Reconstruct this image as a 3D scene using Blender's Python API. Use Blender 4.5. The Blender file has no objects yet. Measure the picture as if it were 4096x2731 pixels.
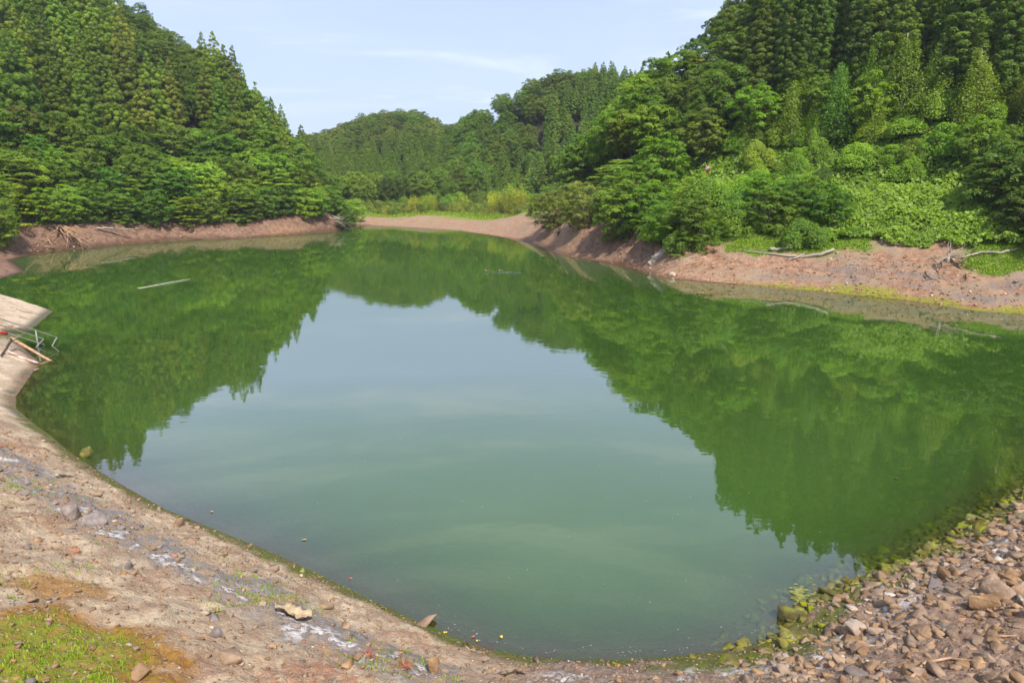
import bpy, math, random
import numpy as np
from mathutils import Vector, Matrix

random.seed(7)
rng = np.random.default_rng(7)
scene = bpy.context.scene
col = scene.collection
R = math.radians

# ------------------------------------------------------------------ camera
CAM_H = 8.0
PITCH = R(12.3)
FPX = 2731.0                      # focal length in photograph pixels (4096 wide)
cam_data = bpy.data.cameras.new("camera")
cam_data.sensor_width = 36.0
cam_data.lens = 36.0 * FPX / 4096.0
cam_data.clip_start = 0.1
cam_data.clip_end = 3000.0
cam = bpy.data.objects.new("camera", cam_data)
cam.location = (0, 0, CAM_H)
cam.rotation_euler = (math.pi / 2 - PITCH, 0, 0)
col.objects.link(cam)
scene.camera = cam

# ------------------------------------------------------------------ world, sun, exposure
SUN_EL, SUN_AZ = 52.0, 158.0      # azimuth clockwise from the view direction (+Y)
world = bpy.data.worlds.new("World")
scene.world = world
world.use_nodes = True
wn, wl = world.node_tree.nodes, world.node_tree.links
wn.clear()
w_out = wn.new("ShaderNodeOutputWorld")
w_bg = wn.new("ShaderNodeBackground")
w_bg.inputs["Strength"].default_value = 0.102
w_sky = wn.new("ShaderNodeTexSky")
w_sky.sky_type = 'NISHITA'
w_sky.sun_disc = False
w_sky.sun_elevation = R(SUN_EL)
w_sky.sun_rotation = R(SUN_AZ)
w_sky.altitude = 100
w_sky.air_density = 1.0
w_sky.dust_density = 2.0
w_sky.ozone_density = 1.5
# thin high cloud veil over the whole sky
w_tc = wn.new("ShaderNodeTexCoord")
w_map = wn.new("ShaderNodeMapping")
w_map.inputs["Scale"].default_value = (1.3, 1.6, 7.0)
w_noise = wn.new("ShaderNodeTexNoise")
w_noise.inputs["Scale"].default_value = 1.6
w_noise.inputs["Detail"].default_value = 6
w_noise.inputs["Roughness"].default_value = 0.55
w_ramp = wn.new("ShaderNodeMapRange")
w_ramp.inputs["From Min"].default_value = 0.35
w_ramp.inputs["From Max"].default_value = 0.75
w_ramp.inputs["To Min"].default_value = 0.70
w_ramp.inputs["To Max"].default_value = 0.88
w_mix = wn.new("ShaderNodeMix")
w_mix.data_type = 'RGBA'
w_mix.inputs["B"].default_value = (5.4, 6.45, 9.2, 1)
wl.new(w_tc.outputs["Generated"], w_map.inputs["Vector"])
wl.new(w_map.outputs["Vector"], w_noise.inputs["Vector"])
wl.new(w_noise.outputs["Fac"], w_ramp.inputs["Value"])
wl.new(w_ramp.outputs["Result"], w_mix.inputs["Factor"])
wl.new(w_sky.outputs["Color"], w_mix.inputs["A"])
# soft white streaks of cirrus
w_map2 = wn.new("ShaderNodeMapping")
w_map2.inputs["Scale"].default_value = (1.1, 1.5, 9.0)
w_map2.inputs["Rotation"].default_value = (0.06, 0.10, 0.3)
w_n2 = wn.new("ShaderNodeTexNoise")
w_n2.inputs["Scale"].default_value = 2.1
w_n2.inputs["Detail"].default_value = 7
w_n2.inputs["Roughness"].default_value = 0.6
w_n2.inputs["Distortion"].default_value = 0.6
w_r2 = wn.new("ShaderNodeMapRange")
w_r2.interpolation_type = 'SMOOTHSTEP'
w_r2.inputs["From Min"].default_value = 0.46
w_r2.inputs["From Max"].default_value = 0.74
w_r2.inputs["To Max"].default_value = 0.6
w_mix2 = wn.new("ShaderNodeMix")
w_mix2.data_type = 'RGBA'
w_mix2.inputs["B"].default_value = (8.0, 8.5, 9.5, 1)
wl.new(w_tc.outputs["Generated"], w_map2.inputs["Vector"])
wl.new(w_map2.outputs["Vector"], w_n2.inputs["Vector"])
wl.new(w_n2.outputs["Fac"], w_r2.inputs["Value"])
wl.new(w_r2.outputs["Result"], w_mix2.inputs["Factor"])
wl.new(w_mix.outputs["Result"], w_mix2.inputs["A"])
wl.new(w_mix2.outputs["Result"], w_bg.inputs["Color"])
wl.new(w_bg.outputs["Background"], w_out.inputs["Surface"])

sun_data = bpy.data.lights.new("sun", 'SUN')
sun_data.energy = 4.8
sun_data.angle = R(1.2)
sun_data.color = (1.0, 0.94, 0.84)
sun = bpy.data.objects.new("sun", sun_data)
sdir = Vector((math.sin(R(SUN_AZ)) * math.cos(R(SUN_EL)), math.cos(R(SUN_AZ)) * math.cos(R(SUN_EL)), math.sin(R(SUN_EL))))
sun.rotation_euler = sdir.to_track_quat('Z', 'Y').to_euler()
sun.location = (0, -20, 60)
col.objects.link(sun)

scene.view_settings.view_transform = 'Standard'
scene.view_settings.look = 'None'
scene.view_settings.exposure = 0.45
scene.view_settings.gamma = 1.0
scene.view_settings.use_curve_mapping = False
cy = scene.cycles
cy.use_denoising = True
cy.max_bounces = 5
cy.diffuse_bounces = 3
cy.glossy_bounces = 2
cy.transmission_bounces = 4
cy.transparent_max_bounces = 8
cy.volume_bounces = 0
cy.use_adaptive_sampling = True
cy.adaptive_threshold = 0.03
cy.caustics_reflective = False
cy.caustics_refractive = False
cy.sample_clamp_indirect = 6.0

# ------------------------------------------------------------------ geometry helpers
SP, CP = math.sin(PITCH), math.cos(PITCH)

def ray(px, py):
    x = (px - 2048.0) / FPX
    v = (py - 1365.5) / FPX
    return np.array([x, CP - v * SP, -(SP + v * CP)])

def at_z(px, py, z=0.0):
    d = ray(px, py)
    t = (z - CAM_H) / d[2]
    return np.array([d[0] * t, d[1] * t, z])

def at_d(px, py, dist):
    d = ray(px, py)
    t = dist / math.hypot(d[0], d[1])
    return np.array([d[0] * t, d[1] * t, CAM_H + d[2] * t])

def project(P):
    P = np.atleast_2d(P)
    x, y, z = P[:, 0], P[:, 1], P[:, 2] - CAM_H
    f = y * CP - z * SP
    dn = -y * SP - z * CP
    f = np.maximum(f, 1e-3)
    return 2048 + FPX * x / f, 1365.5 + FPX * dn / f

def polar(az, d):
    return np.array([math.sin(R(az)) * d, math.cos(R(az)) * d])

def smooth(a, b, x):
    t = np.clip((x - a) / (b - a), 0, 1)
    return t * t * (3 - 2 * t)

def _hash(ix, iy, seed):
    h = (ix.astype(np.int64) * 374761393 + iy.astype(np.int64) * 668265263 + seed * 982451653) & 0xFFFFFFFF
    h = ((h ^ (h >> 13)) * 1274126177) & 0xFFFFFFFF
    return ((h ^ (h >> 16)) & 0xFFFF) / 65535.0

def vnoise(x, y, seed=0):
    ix, iy = np.floor(x), np.floor(y)
    fx, fy = x - ix, y - iy
    fx, fy = fx * fx * (3 - 2 * fx), fy * fy * (3 - 2 * fy)
    a, b = _hash(ix, iy, seed), _hash(ix + 1, iy, seed)
    c, d = _hash(ix, iy + 1, seed), _hash(ix + 1, iy + 1, seed)
    return (a * (1 - fx) + b * fx) * (1 - fy) + (c * (1 - fx) + d * fx) * fy

def fbm(x, y, seed=0, oct=4):
    s, a, tot = 0.0, 1.0, 0.0
    for k in range(oct):
        s = s + a * (vnoise(x, y, seed + k) - 0.5)
        tot += a
        a *= 0.5
        x, y = x * 2.03 + 11.3, y * 2.03 + 5.7
    return s / tot * 2

# ------------------------------------------------------------------ the lake outline (world metres)
near_px = [(161, 1452), (140, 1475), (63, 1585), (63, 1634), (126, 1687), (203, 1743), (280, 1810), (365, 1866), (500, 1945),
           (662, 2037), (880, 2125), (1115, 2220), (1320, 2318), (1532, 2420), (1690, 2492), (1829, 2551), (1960, 2592),
           (2090, 2621), (2260, 2634), (2438, 2638), (2660, 2628), (2873, 2603), (3030, 2572), (3130, 2530), (3160, 2440),
           (3361, 2333), (3587, 2255), (3779, 2159), (3936, 2055), (4096, 1950)]
far_px = [(4096, 1256), (3918, 1247), (3657, 1204), (3480, 1185), (3309, 1167), (3130, 1152), (2960, 1141), (2820, 1130),
          (2682, 1115), (2620, 1103), (2577, 1088), (2508, 1066), (2386, 1045), (2281, 1028), (2230, 1012), (2194, 1001),
          (2151, 975), (2090, 963), (2003, 949), (1920, 936), (1829, 923), (1672, 912), (1532, 905), (1470, 901), (1424, 899),
          (1417, 905), (1410, 912), (1358, 923), (1219, 936), (1090, 944), (958, 953), (749, 960), (620, 968), (522, 975), (397, 987),
          (300, 995), (174, 1005), (100, 1025), (45, 1040), (75, 1060), (105, 1085), (60, 1100), (0, 1116)]
poly = [at_z(*p)[:2] for p in near_px]
poly += [np.array(p) for p in ((21.5, 23.5), (30, 28), (40, 31), (48, 34), (47, 40), (41, 44))]
poly += [at_z(*p)[:2] for p in far_px]
P1, P2 = at_z(210, 1245)[:2], at_z(120, 1322)[:2]
UPS = np.array([-0.915, -0.405])                     # up-slope direction of the paved ramps
poly += [polar(-39, 76), polar(-41, 68), P1 + 9 * UPS + (-1.0, 1.8), P1 + 3 * UPS + (-0.3, 0.6), P1, P2, P2 + UPS * 2.0,
         at_z(60, 1362)[:2], at_z(100, 1400)[:2]]
poly = np.array(poly)
SEG_A, SEG_B = poly, np.roll(poly, -1, axis=0)

def sdf(x, y):
    """distance to the waterline: positive on land, negative in the lake"""
    out = np.empty(x.shape)
    flat_x, flat_y, flat_o = x.ravel(), y.ravel(), out.ravel()
    for s in range(0, flat_x.size, 40000):
        px, py = flat_x[s:s + 40000, None], flat_y[s:s + 40000, None]
        ax, ay, bx, by = SEG_A[:, 0], SEG_A[:, 1], SEG_B[:, 0], SEG_B[:, 1]
        ex, ey = bx - ax, by - ay
        t = np.clip(((px - ax) * ex + (py - ay) * ey) / (ex * ex + ey * ey + 1e-12), 0, 1)
        dd = np.sqrt(((px - ax - t * ex) ** 2 + (py - ay - t * ey) ** 2).min(axis=1))
        cross = ((ay > py) != (by > py)) & (px < ex * (py - ay) / (ey + 1e-12) + ax)
        inside = cross.sum(axis=1) % 2 == 1
        flat_o[s:s + 40000] = np.where(inside, -dd, dd)
    return flat_o.reshape(x.shape)

# ------------------------------------------------------------------ hills: control profiles (azimuth: (distance, height) ...)
def right_profile(ds, cd, cz, az):
    return [(ds - 8, -2.5), (ds, 0), (ds + 5, 1.7), (ds + 9, 2.9), (ds + 11, 3.4), (ds + 20, 7.6), (ds + 24, 8.2),
            (cd, cz), (cd + 14, cz + 2), (cd + 60, cz - 6)]
COLS = {
    -58: [(70, -2), (80, 0), (90, 4), (105, 9), (200, 50), (260, 50)],
    -42: [(85, -2), (95, 0), (102, 2.8), (112, 6), (215, 54), (260, 54)],
    -36.5: [(98, -2), (106, 0), (112, 2.8), (122, 6), (218, 53), (255, 53)],
    -32.6: [(106, -2), (115, 0), (120, 2.6), (130, 6), (216, 50.5), (250, 50)],
    -29: [(115, -2), (123, 0), (128, 2.6), (138, 6), (210, 46.5), (240, 46)],
    -26: [(119, -2), (127, 0), (132, 2.4), (142, 6), (205, 41), (230, 40), (305, 25)],
    -22.7: [(122, -2), (131, 0), (136, 2.6), (146, 6.2), (195, 30.5), (215, 28), (305, 20)],
    -20.7: [(126, -2), (134, 0), (139, 2.8), (148, 6.5), (185, 25.5), (205, 20), (305, 20)],
    -19: [(128, -2), (136, 0), (141, 2.8), (148, 5.5), (175, 19), (190, 15), (230, 6), (305, 22)],
    -17: [(131, -2), (139, 0), (144, 2.5), (150, 4.5), (165, 10.5), (180, 8), (215, 5), (305, 24)],
    -15.2: [(135, -2), (143, 0), (148, 3), (155, 4), (165, 4), (185, 2), (215, 4), (305, 25)],
    -14: [(139, -2), (147, 0), (151, 2.2), (156, 3), (168, 2), (190, 1.5), (215, 5), (305, 27)],
    -11.6: [(160, -1), (173, 0), (195, 2.2), (212, 4), (300, 33.5), (330, 30)],
    -8: [(152, -1), (163, 0), (182, 1.6), (205, 3.5), (228, 9), (300, 37), (330, 33)],
    -6: [(148, -1), (156, 0), (182, 1.7), (205, 4), (235, 10), (300, 32.5), (330, 29)],
    -4: [(140, -1), (147, 0), (182, 1.8), (200, 4), (232, 12), (300, 21), (330, 19)],
    -0.9: [(115, -1), (127, 0), (150, 0.9), (185, 2), (200, 5), (238, 33.5), (265, 29)],
    2: [(95, -1), (104, 0), (120, 1.5), (150, 2.2), (185, 3), (200, 8), (238, 37), (265, 31)],
    5: [(78, -2), (87, 0), (91, 1.9), (96, 3.0), (110, 4), (140, 5), (165, 8), (195, 17), (234, 39.5), (265, 33)],
    7: [(76, -2), (84, 0), (88, 2.4), (92, 3.6), (105, 9), (125, 12), (160, 12), (195, 19), (232, 39), (265, 33)],
    9.3: [(68, -2), (76, 0), (80, 2.2), (86, 3.6), (100, 11), (112, 15), (130, 17), (160, 17), (230, 36.5), (265, 32)],
    10.7: [(64, -2), (71.5, 0), (78, 2), (84, 3.6), (90, 7), (105, 15), (125, 19), (160, 19), (230, 35)],
    13: right_profile(66, 106, 18.5, 13), 16: right_profile(65, 116, 27, 16), 20: right_profile(63.5, 122, 37, 20),
    24.5: right_profile(61.5, 122, 41, 24.5), 30: right_profile(59, 120, 41, 30), 37: right_profile(57, 118, 41, 37),
    48: right_profile(56, 115, 40, 48), 62: right_profile(60, 115, 40, 62),
}
ctrl = []
for az, prof in COLS.items():
    for d, z in prof:
        ctrl.append((*polar(az, d), z))
for az in range(-60, 70, 10):
    ctrl.append((*polar(az, 430), 20))
for q in ((0, 40), (0, 70), (-20, 70), (20, 45), (-40, 90), (0, 100), (-10, 125)):
    ctrl.append((q[0], q[1], -4))
ctrl = np.array(ctrl)
_n = len(ctrl)
_A = np.sqrt(((ctrl[:, None, :2] - ctrl[None, :, :2]) ** 2).sum(-1)) - 0.35 * np.eye(_n)
_M = np.zeros((_n + 3, _n + 3))
_M[:_n, :_n] = _A
_M[:_n, _n], _M[:_n, _n + 1:] = 1, ctrl[:, :2] / 100
_M[_n:, :_n] = _M[:_n, _n:].T
RBF_W = np.linalg.solve(_M, np.concatenate([ctrl[:, 2], np.zeros(3)]))

def rbf(x, y):
    out = np.empty(x.size)
    fx, fy = x.ravel(), y.ravel()
    for s in range(0, fx.size, 40000):
        a, b = fx[s:s + 40000, None], fy[s:s + 40000, None]
        r = np.sqrt((a - ctrl[:, 0]) ** 2 + (b - ctrl[:, 1]) ** 2)
        out[s:s + 40000] = r @ RBF_W[:_n] + RBF_W[_n] + (a[:, 0] * RBF_W[_n + 1] + b[:, 0] * RBF_W[_n + 2]) / 100
    return out.reshape(x.shape)

def height_full(x, y):
    x, y = np.asarray(x, float), np.asarray(y, float)
    t = sdf(x, y)
    r = np.hypot(x, y)
    az = np.degrees(np.arctan2(x, y))
    tp = np.maximum(t, 0)
    slope = 0.50
    z_near = np.where(t > 0, 6.3 * (1 - np.exp(-(tp * slope / 6.3) - 0.25 * (tp * slope / 6.3) ** 2)), 0.33 * t)
    z_near = np.maximum(z_near, -5)
    z_far = rbf(x, y)
    z_far = np.where(t > 0, z_far * smooth(-0.6, 3.2, t), z_far)
    wr = smooth(44, 56, r) * (1 - smooth(58, 75, np.abs(az)))
    z = z_near * (1 - wr) + z_far * wr
    z = np.where(t > 0, np.maximum(z, 0.045 * np.minimum(t, 6)), np.minimum(z, 0.10 * np.maximum(t, -30)))
    # relief: lumpy earth on the near slope, erosion on the far banks
    near = 1 - smooth(30, 50, r)
    ramp = smooth(26, 30, r) * (1 - smooth(50, 60, r)) * (az < -28)
    edge = smooth(0.0, 0.6, np.abs(t))
    lump = fbm(x * 1.1, y * 1.1, 3, 4) * 0.12 + fbm(x * 4.5, y * 4.5, 9, 3) * 0.07
    lump = lump + 0.06 * np.abs(fbm(x * 7.0, y * 7.0, 27, 2)) * (0.6 + fbm(x * 0.8, y * 0.8, 37, 2))
    z = z + near * edge * (1 - 0.8 * ramp) * lump * np.where(t > 0, 1, 0.4)
    far = smooth(50, 60, r)
    e2 = smooth(0.2, 3, t)
    z = z + far * e2 * (fbm(x * 0.35, y * 0.35, 21, 4) * 0.28 + fbm(x * 1.7, y * 1.7, 5, 2) * 0.06)
    z = z + far * smooth(6, 20, t) * fbm(x * 0.06, y * 0.06, 33, 3) * 1.2
    # ledges left by falling water levels on the right bank
    zl = z + 0.12 * fbm(x * 0.12, y * 0.12, 51, 2)
    z = z + far * (az > 4) * smooth(0.8, 2.0, t) * (1 - smooth(10, 13, t)) * 0.075 * np.sin(zl * 2 * np.pi / 0.5)
    # gullies cut in the right bank
    z = z - far * smooth(1.0, 4, t) * (1 - smooth(8, 14, t)) * 0.22 * smooth(0.15, 0.6, fbm(x * 0.5, y * 0.12, 41, 3))
    return z, t

def H(x, y):
    return float(height_full(np.array([x]), np.array([y]))[0][0])

def ground(px, py, dmax=330.0, dmin=5.0):
    """first point where the sight line meets the land or the lake"""
    d = ray(px, py)
    h = math.hypot(d[0], d[1])
    ds = np.geomspace(dmin, dmax, 900)
    X, Y, Z = d[0] / h * ds, d[1] / h * ds, CAM_H + d[2] / h * ds
    hz = np.maximum(height_full(X, Y)[0], 0.0)
    k = np.argmax(Z <= hz)
    return np.array([X[k], Y[k], hz[k]])

# ------------------------------------------------------------------ mesh helpers
def mesh_np(name, V, F, attrs=None, smooth_shade=False):
    V = np.ascontiguousarray(V, dtype=np.float32)
    F = np.ascontiguousarray(F, dtype=np.int32)
    k = F.shape[1]
    me = bpy.data.meshes.new(name)
    me.vertices.add(len(V))
    me.vertices.foreach_set("co", V.ravel())
    me.loops.add(F.size)
    me.loops.foreach_set("vertex_index", F.ravel())
    me.polygons.add(len(F))
    me.polygons.foreach_set("loop_start", np.arange(0, F.size, k, dtype=np.int32))
    me.polygons.foreach_set("loop_total", np.full(len(F), k, dtype=np.int32))
    if smooth_shade:
        me.polygons.foreach_set("use_smooth", np.ones(len(F), dtype=bool))
    for nm, arr in (attrs or {}).items():
        arr = np.ascontiguousarray(arr, dtype=np.float32)
        at = me.attributes.new(nm, 'FLOAT', 'POINT')
        at.data.foreach_set("value", arr)
    me.update(calc_edges=True)
    return me

def unit(v):
    return v / np.maximum(np.linalg.norm(v, axis=-1, keepdims=True), 1e-9)

def cards(C, D, N, L, W):
    """bent kite-shaped leaves: centre, tip direction, normal, length, width"""
    D = unit(D)
    S = unit(np.cross(D, N))
    N2 = np.cross(S, D)
    L, W = np.broadcast_to(L, len(C))[:, None], np.broadcast_to(W, len(C))[:, None]
    a = C - D * L * 0.5
    b = C + S * W * 0.5 + N2 * W * 0.18 - D * L * 0.06
    c = C + D * L * 0.5 - N2 * L * 0.10
    d = C - S * W * 0.5 + N2 * W * 0.18 - D * L * 0.06
    V = np.stack([a, b, c, d], 1).reshape(-1, 3)
    F = np.arange(len(V)).reshape(-1, 4)
    return V, F

class MB:
    def __init__(self):
        self.V, self.F = [], []
    def tube(self, pts, radii, sides=6, cap=True):
        pts = [np.asarray(p, float) for p in pts]
        n0 = len(self.V)
        m = len(pts)
        ref = np.array([0.13, 0.27, 0.95])
        for i, p in enumerate(pts):
            d = pts[min(i + 1, m - 1)] - pts[max(i - 1, 0)]
            d = d / (np.linalg.norm(d) + 1e-9)
            u = np.cross(d, ref)
            if np.linalg.norm(u) < 0.2:
                u = np.cross(d, np.array([1.0, 0, 0]))
            u /= np.linalg.norm(u)
            v = np.cross(d, u)
            for k in range(sides):
                a = 2 * math.pi * k / sides
                self.V.append(tuple(p + radii[i] * (math.cos(a) * u + math.sin(a) * v)))
        for i in range(m - 1):
            for k in range(sides):
                k2 = (k + 1) % sides
                self.F.append((n0 + i * sides + k, n0 + i * sides + k2, n0 + (i + 1) * sides + k2, n0 + (i + 1) * sides + k))
        if cap:
            self.F.append(tuple(n0 + k for k in reversed(range(sides))))
            self.F.append(tuple(n0 + (m - 1) * sides + k for k in range(sides)))
        return self
    def box(self, c, s, M=None):
        n0 = len(self.V)
        for dx in (-1, 1):
            for dy in (-1, 1):
                for dz in (-1, 1):
                    p = np.array([dx * s[0] / 2, dy * s[1] / 2, dz * s[2] / 2])
                    if M is not None:
                        p = M @ p
                    self.V.append(tuple(np.asarray(c) + p))
        for f in ((0, 1, 3, 2), (4, 6, 7, 5), (0, 4, 5, 1), (2, 3, 7, 6), (0, 2, 6, 4), (1, 5, 7, 3)):
            self.F.append(tuple(n0 + i for i in f))
        return self
    def add(self, V, F):
        n0 = len(self.V)
        self.V += [tuple(v) for v in V]
        self.F += [tuple(n0 + int(i) for i in f) for f in F]
        return self
    def mesh(self, name, mat=None, smooth_shade=True):
        me = bpy.data.meshes.new(name)
        me.from_pydata(self.V, [], self.F)
        if smooth_shade:
            me.polygons.foreach_set("use_smooth", np.ones(len(me.polygons), dtype=bool))
        me.update()
        if mat:
            me.materials.append(mat)
        return me

def obj(name, me, parent=None, mat=None, loc=None):
    o = bpy.data.objects.new(name, me)
    if mat is not None and me is not None and len(me.materials) == 0:
        me.materials.append(mat)
    col.objects.link(o)
    if parent is not None:
        o.parent = parent
    if loc is not None:
        o.location = loc
    return o

def tag(o, label=None, cat=None, group=None, kind=None):
    if label: o["label"] = label
    if cat: o["category"] = cat
    if group: o["group"] = group
    if kind: o["kind"] = kind
    return o

def empty(name, loc):
    o = bpy.data.objects.new(name, None)
    o.empty_display_size = 0.3
    o.location = loc
    col.objects.link(o)
    return o

# ------------------------------------------------------------------ materials
def new_mat(name):
    m = bpy.data.materials.new(name)
    m.use_nodes = True
    nt = m.node_tree
    nt.nodes.clear()
    out = nt.nodes.new("ShaderNodeOutputMaterial")
    return m, nt.nodes, nt.links, out

def node(ns, typ, **kw):
    n = ns.new(typ)
    for k, v in kw.items():
        if k in n.inputs:
            n.inputs[k].default_value = v
        else:
            setattr(n, k, v)
    return n

def mixc(ns, ls, fac, a, b, blend='MIX'):
    m = ns.new("ShaderNodeMix")
    m.data_type = 'RGBA'
    m.blend_type = blend
    for sock, val in ((m.inputs[0], fac), (m.inputs[6], a), (m.inputs[7], b)):
        if hasattr(val, "is_output"):
            ls.new(val, sock)
        else:
            sock.default_value = val if not isinstance(val, tuple) else (*val, 1)[:4]
    return m.outputs[2]

def mth(ns, ls, op, a, b=None, clamp=False):
    m = ns.new("ShaderNodeMath")
    m.operation = op
    m.use_clamp = clamp
    for i, val in enumerate((a, b)):
        if val is None:
            continue
        if hasattr(val, "is_output"):
            ls.new(val, m.inputs[i])
        else:
            m.inputs[i].default_value = val
    return m.outputs[0]

def rng_node(ns, ls, val, a, b, c=0.0, d=1.0):
    m = ns.new("ShaderNodeMapRange")
    m.interpolation_type = 'SMOOTHSTEP'
    ls.new(val, m.inputs["Value"])
    m.inputs["From Min"].default_value, m.inputs["From Max"].default_value = a, b
    m.inputs["To Min"].default_value, m.inputs["To Max"].default_value = c, d
    return m.outputs["Result"]

def attr(ns, name):
    a = ns.new("ShaderNodeAttribute")
    a.attribute_name = name
    return a.outputs["Fac"]

def noise(ns, ls, vec, scale, detail=4, rough=0.55, dist=0.0):
    n = ns.new("ShaderNodeTexNoise")
    n.inputs["Scale"].default_value = scale
    n.inputs["Detail"].default_value = detail
    n.inputs["Roughness"].default_value = rough
    n.inputs["Distortion"].default_value = dist
    if vec is not None:
        ls.new(vec, n.inputs["Vector"])
    return n.outputs["Fac"]

# leaves: the colour of each plant comes from its object colour, each leaf varies by its own tint
def leaf_material(name, transl=0.32, rough=0.5, spec=0.35):
    m, ns, ls, out = new_mat(name)
    oi = ns.new("ShaderNodeObjectInfo")
    tint = attr(ns, "tint")
    c1 = mixc(ns, ls, 1.0, oi.outputs["Color"], mixc(ns, ls, tint, (0.95, 0.98, 0.62), (2.5, 2.1, 1.0)), 'MULTIPLY')
    rv = mth(ns, ls, 'MULTIPLY_ADD', oi.outputs["Random"], 0.34)
    rv.node.inputs[2].default_value = 0.83
    hsv = ns.new("ShaderNodeHueSaturation")
    ls.new(c1, hsv.inputs["Color"])
    ls.new(rv, hsv.inputs["Value"])
    hv = mth(ns, ls, 'MULTIPLY_ADD', oi.outputs["Random"], -0.03)
    hv.node.inputs[2].default_value = 0.512
    ls.new(hv, hsv.inputs["Hue"])
    # a few dry leaves
    dry = rng_node(ns, ls, tint, 0.972, 0.98)
    c2 = mixc(ns, ls, dry, hsv.outputs["Color"], (0.20, 0.14, 0.05))
    p = node(ns, "ShaderNodeBsdfPrincipled")
    ls.new(c2, p.inputs["Base Color"])
    p.inputs["Roughness"].default_value = rough
    p.inputs["Specular IOR Level"].default_value = spec
    tr = ns.new("ShaderNodeBsdfTranslucent")
    c3 = mixc(ns, ls, 1.0, c2, (1.25, 1.35, 0.55), 'MULTIPLY')
    ls.new(c3, tr.inputs["Color"])
    mx = ns.new("ShaderNodeMixShader")
    mx.inputs[0].default_value = transl
    ls.new(p.outputs[0], mx.inputs[1])
    ls.new(tr.outputs[0], mx.inputs[2])
    ls.new(mx.outputs[0], out.inputs["Surface"])
    return m

def simple_material(name, c1, c2, scale=6.0, rough=0.85, bump=0.25, stretch=(1, 1, 1), spec=0.2, metallic=0.0, objvar=0.0):
    m, ns, ls, out = new_mat(name)
    tc = ns.new("ShaderNodeTexCoord")
    mp = ns.new("ShaderNodeMapping")
    mp.inputs["Scale"].default_value = stretch
    ls.new(tc.outputs["Object"], mp.inputs["Vector"])
    f = noise(ns, ls, mp.outputs[0], scale, 6, 0.6)
    c = mixc(ns, ls, rng_node(ns, ls, f, 0.3, 0.7), c1, c2)
    if objvar:
        oi = ns.new("ShaderNodeObjectInfo")
        hs = ns.new("ShaderNodeHueSaturation")
        ls.new(c, hs.inputs["Color"])
        v = mth(ns, ls, 'MULTIPLY_ADD', oi.outputs["Random"], objvar)
        v.node.inputs[2].default_value = 1 - objvar / 2
        ls.new(v, hs.inputs["Value"])
        c = hs.outputs["Color"]
    p = ns.new("ShaderNodeBsdfPrincipled")
    ls.new(c, p.inputs["Base Color"])
    p.inputs["Roughness"].default_value = rough
    p.inputs["Metallic"].default_value = metallic
    p.inputs["Specular IOR Level"].default_value = spec
    if bump:
        b = ns.new("ShaderNodeBump")
        b.inputs["Strength"].default_value = bump
        b.inputs["Distance"].default_value = 0.05
        ls.new(f, b.inputs["Height"])
        ls.new(b.outputs[0], p.inputs["Normal"])
    ls.new(p.outputs[0], out.inputs["Surface"])
    return m

M_LEAF = leaf_material("leaf", 0.40)
M_NEEDLE = leaf_material("cedar_needles", 0.30, 0.6, 0.25)
M_GRASS = leaf_material("grass_blades", 0.35, 0.55, 0.3)
M_BARK = simple_material("bark", (0.055, 0.04, 0.03), (0.13, 0.10, 0.08), 5, 0.9, 0.5, (1, 1, 0.25))
M_PALEBARK = simple_material("pale_bark", (0.26, 0.21, 0.17), (0.40, 0.34, 0.28), 5, 0.9, 0.4, (1, 1, 0.25))
M_DRIFT = simple_material("bleached_wood", (0.23, 0.185, 0.14), (0.40, 0.345, 0.28), 9, 0.85, 0.3)
M_DEADTWIG = simple_material("dead_twigs", (0.30, 0.17, 0.10), (0.50, 0.33, 0.21), 9, 0.85, 0.2)
M_DARKWOOD = simple_material("dark_wet_wood", (0.04, 0.03, 0.022), (0.11, 0.075, 0.05), 8, 0.8, 0.3)
M_BAMBOO = simple_material("bamboo_culm", (0.30, 0.30, 0.08), (0.42, 0.38, 0.14), 3, 0.5, 0.0)

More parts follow.
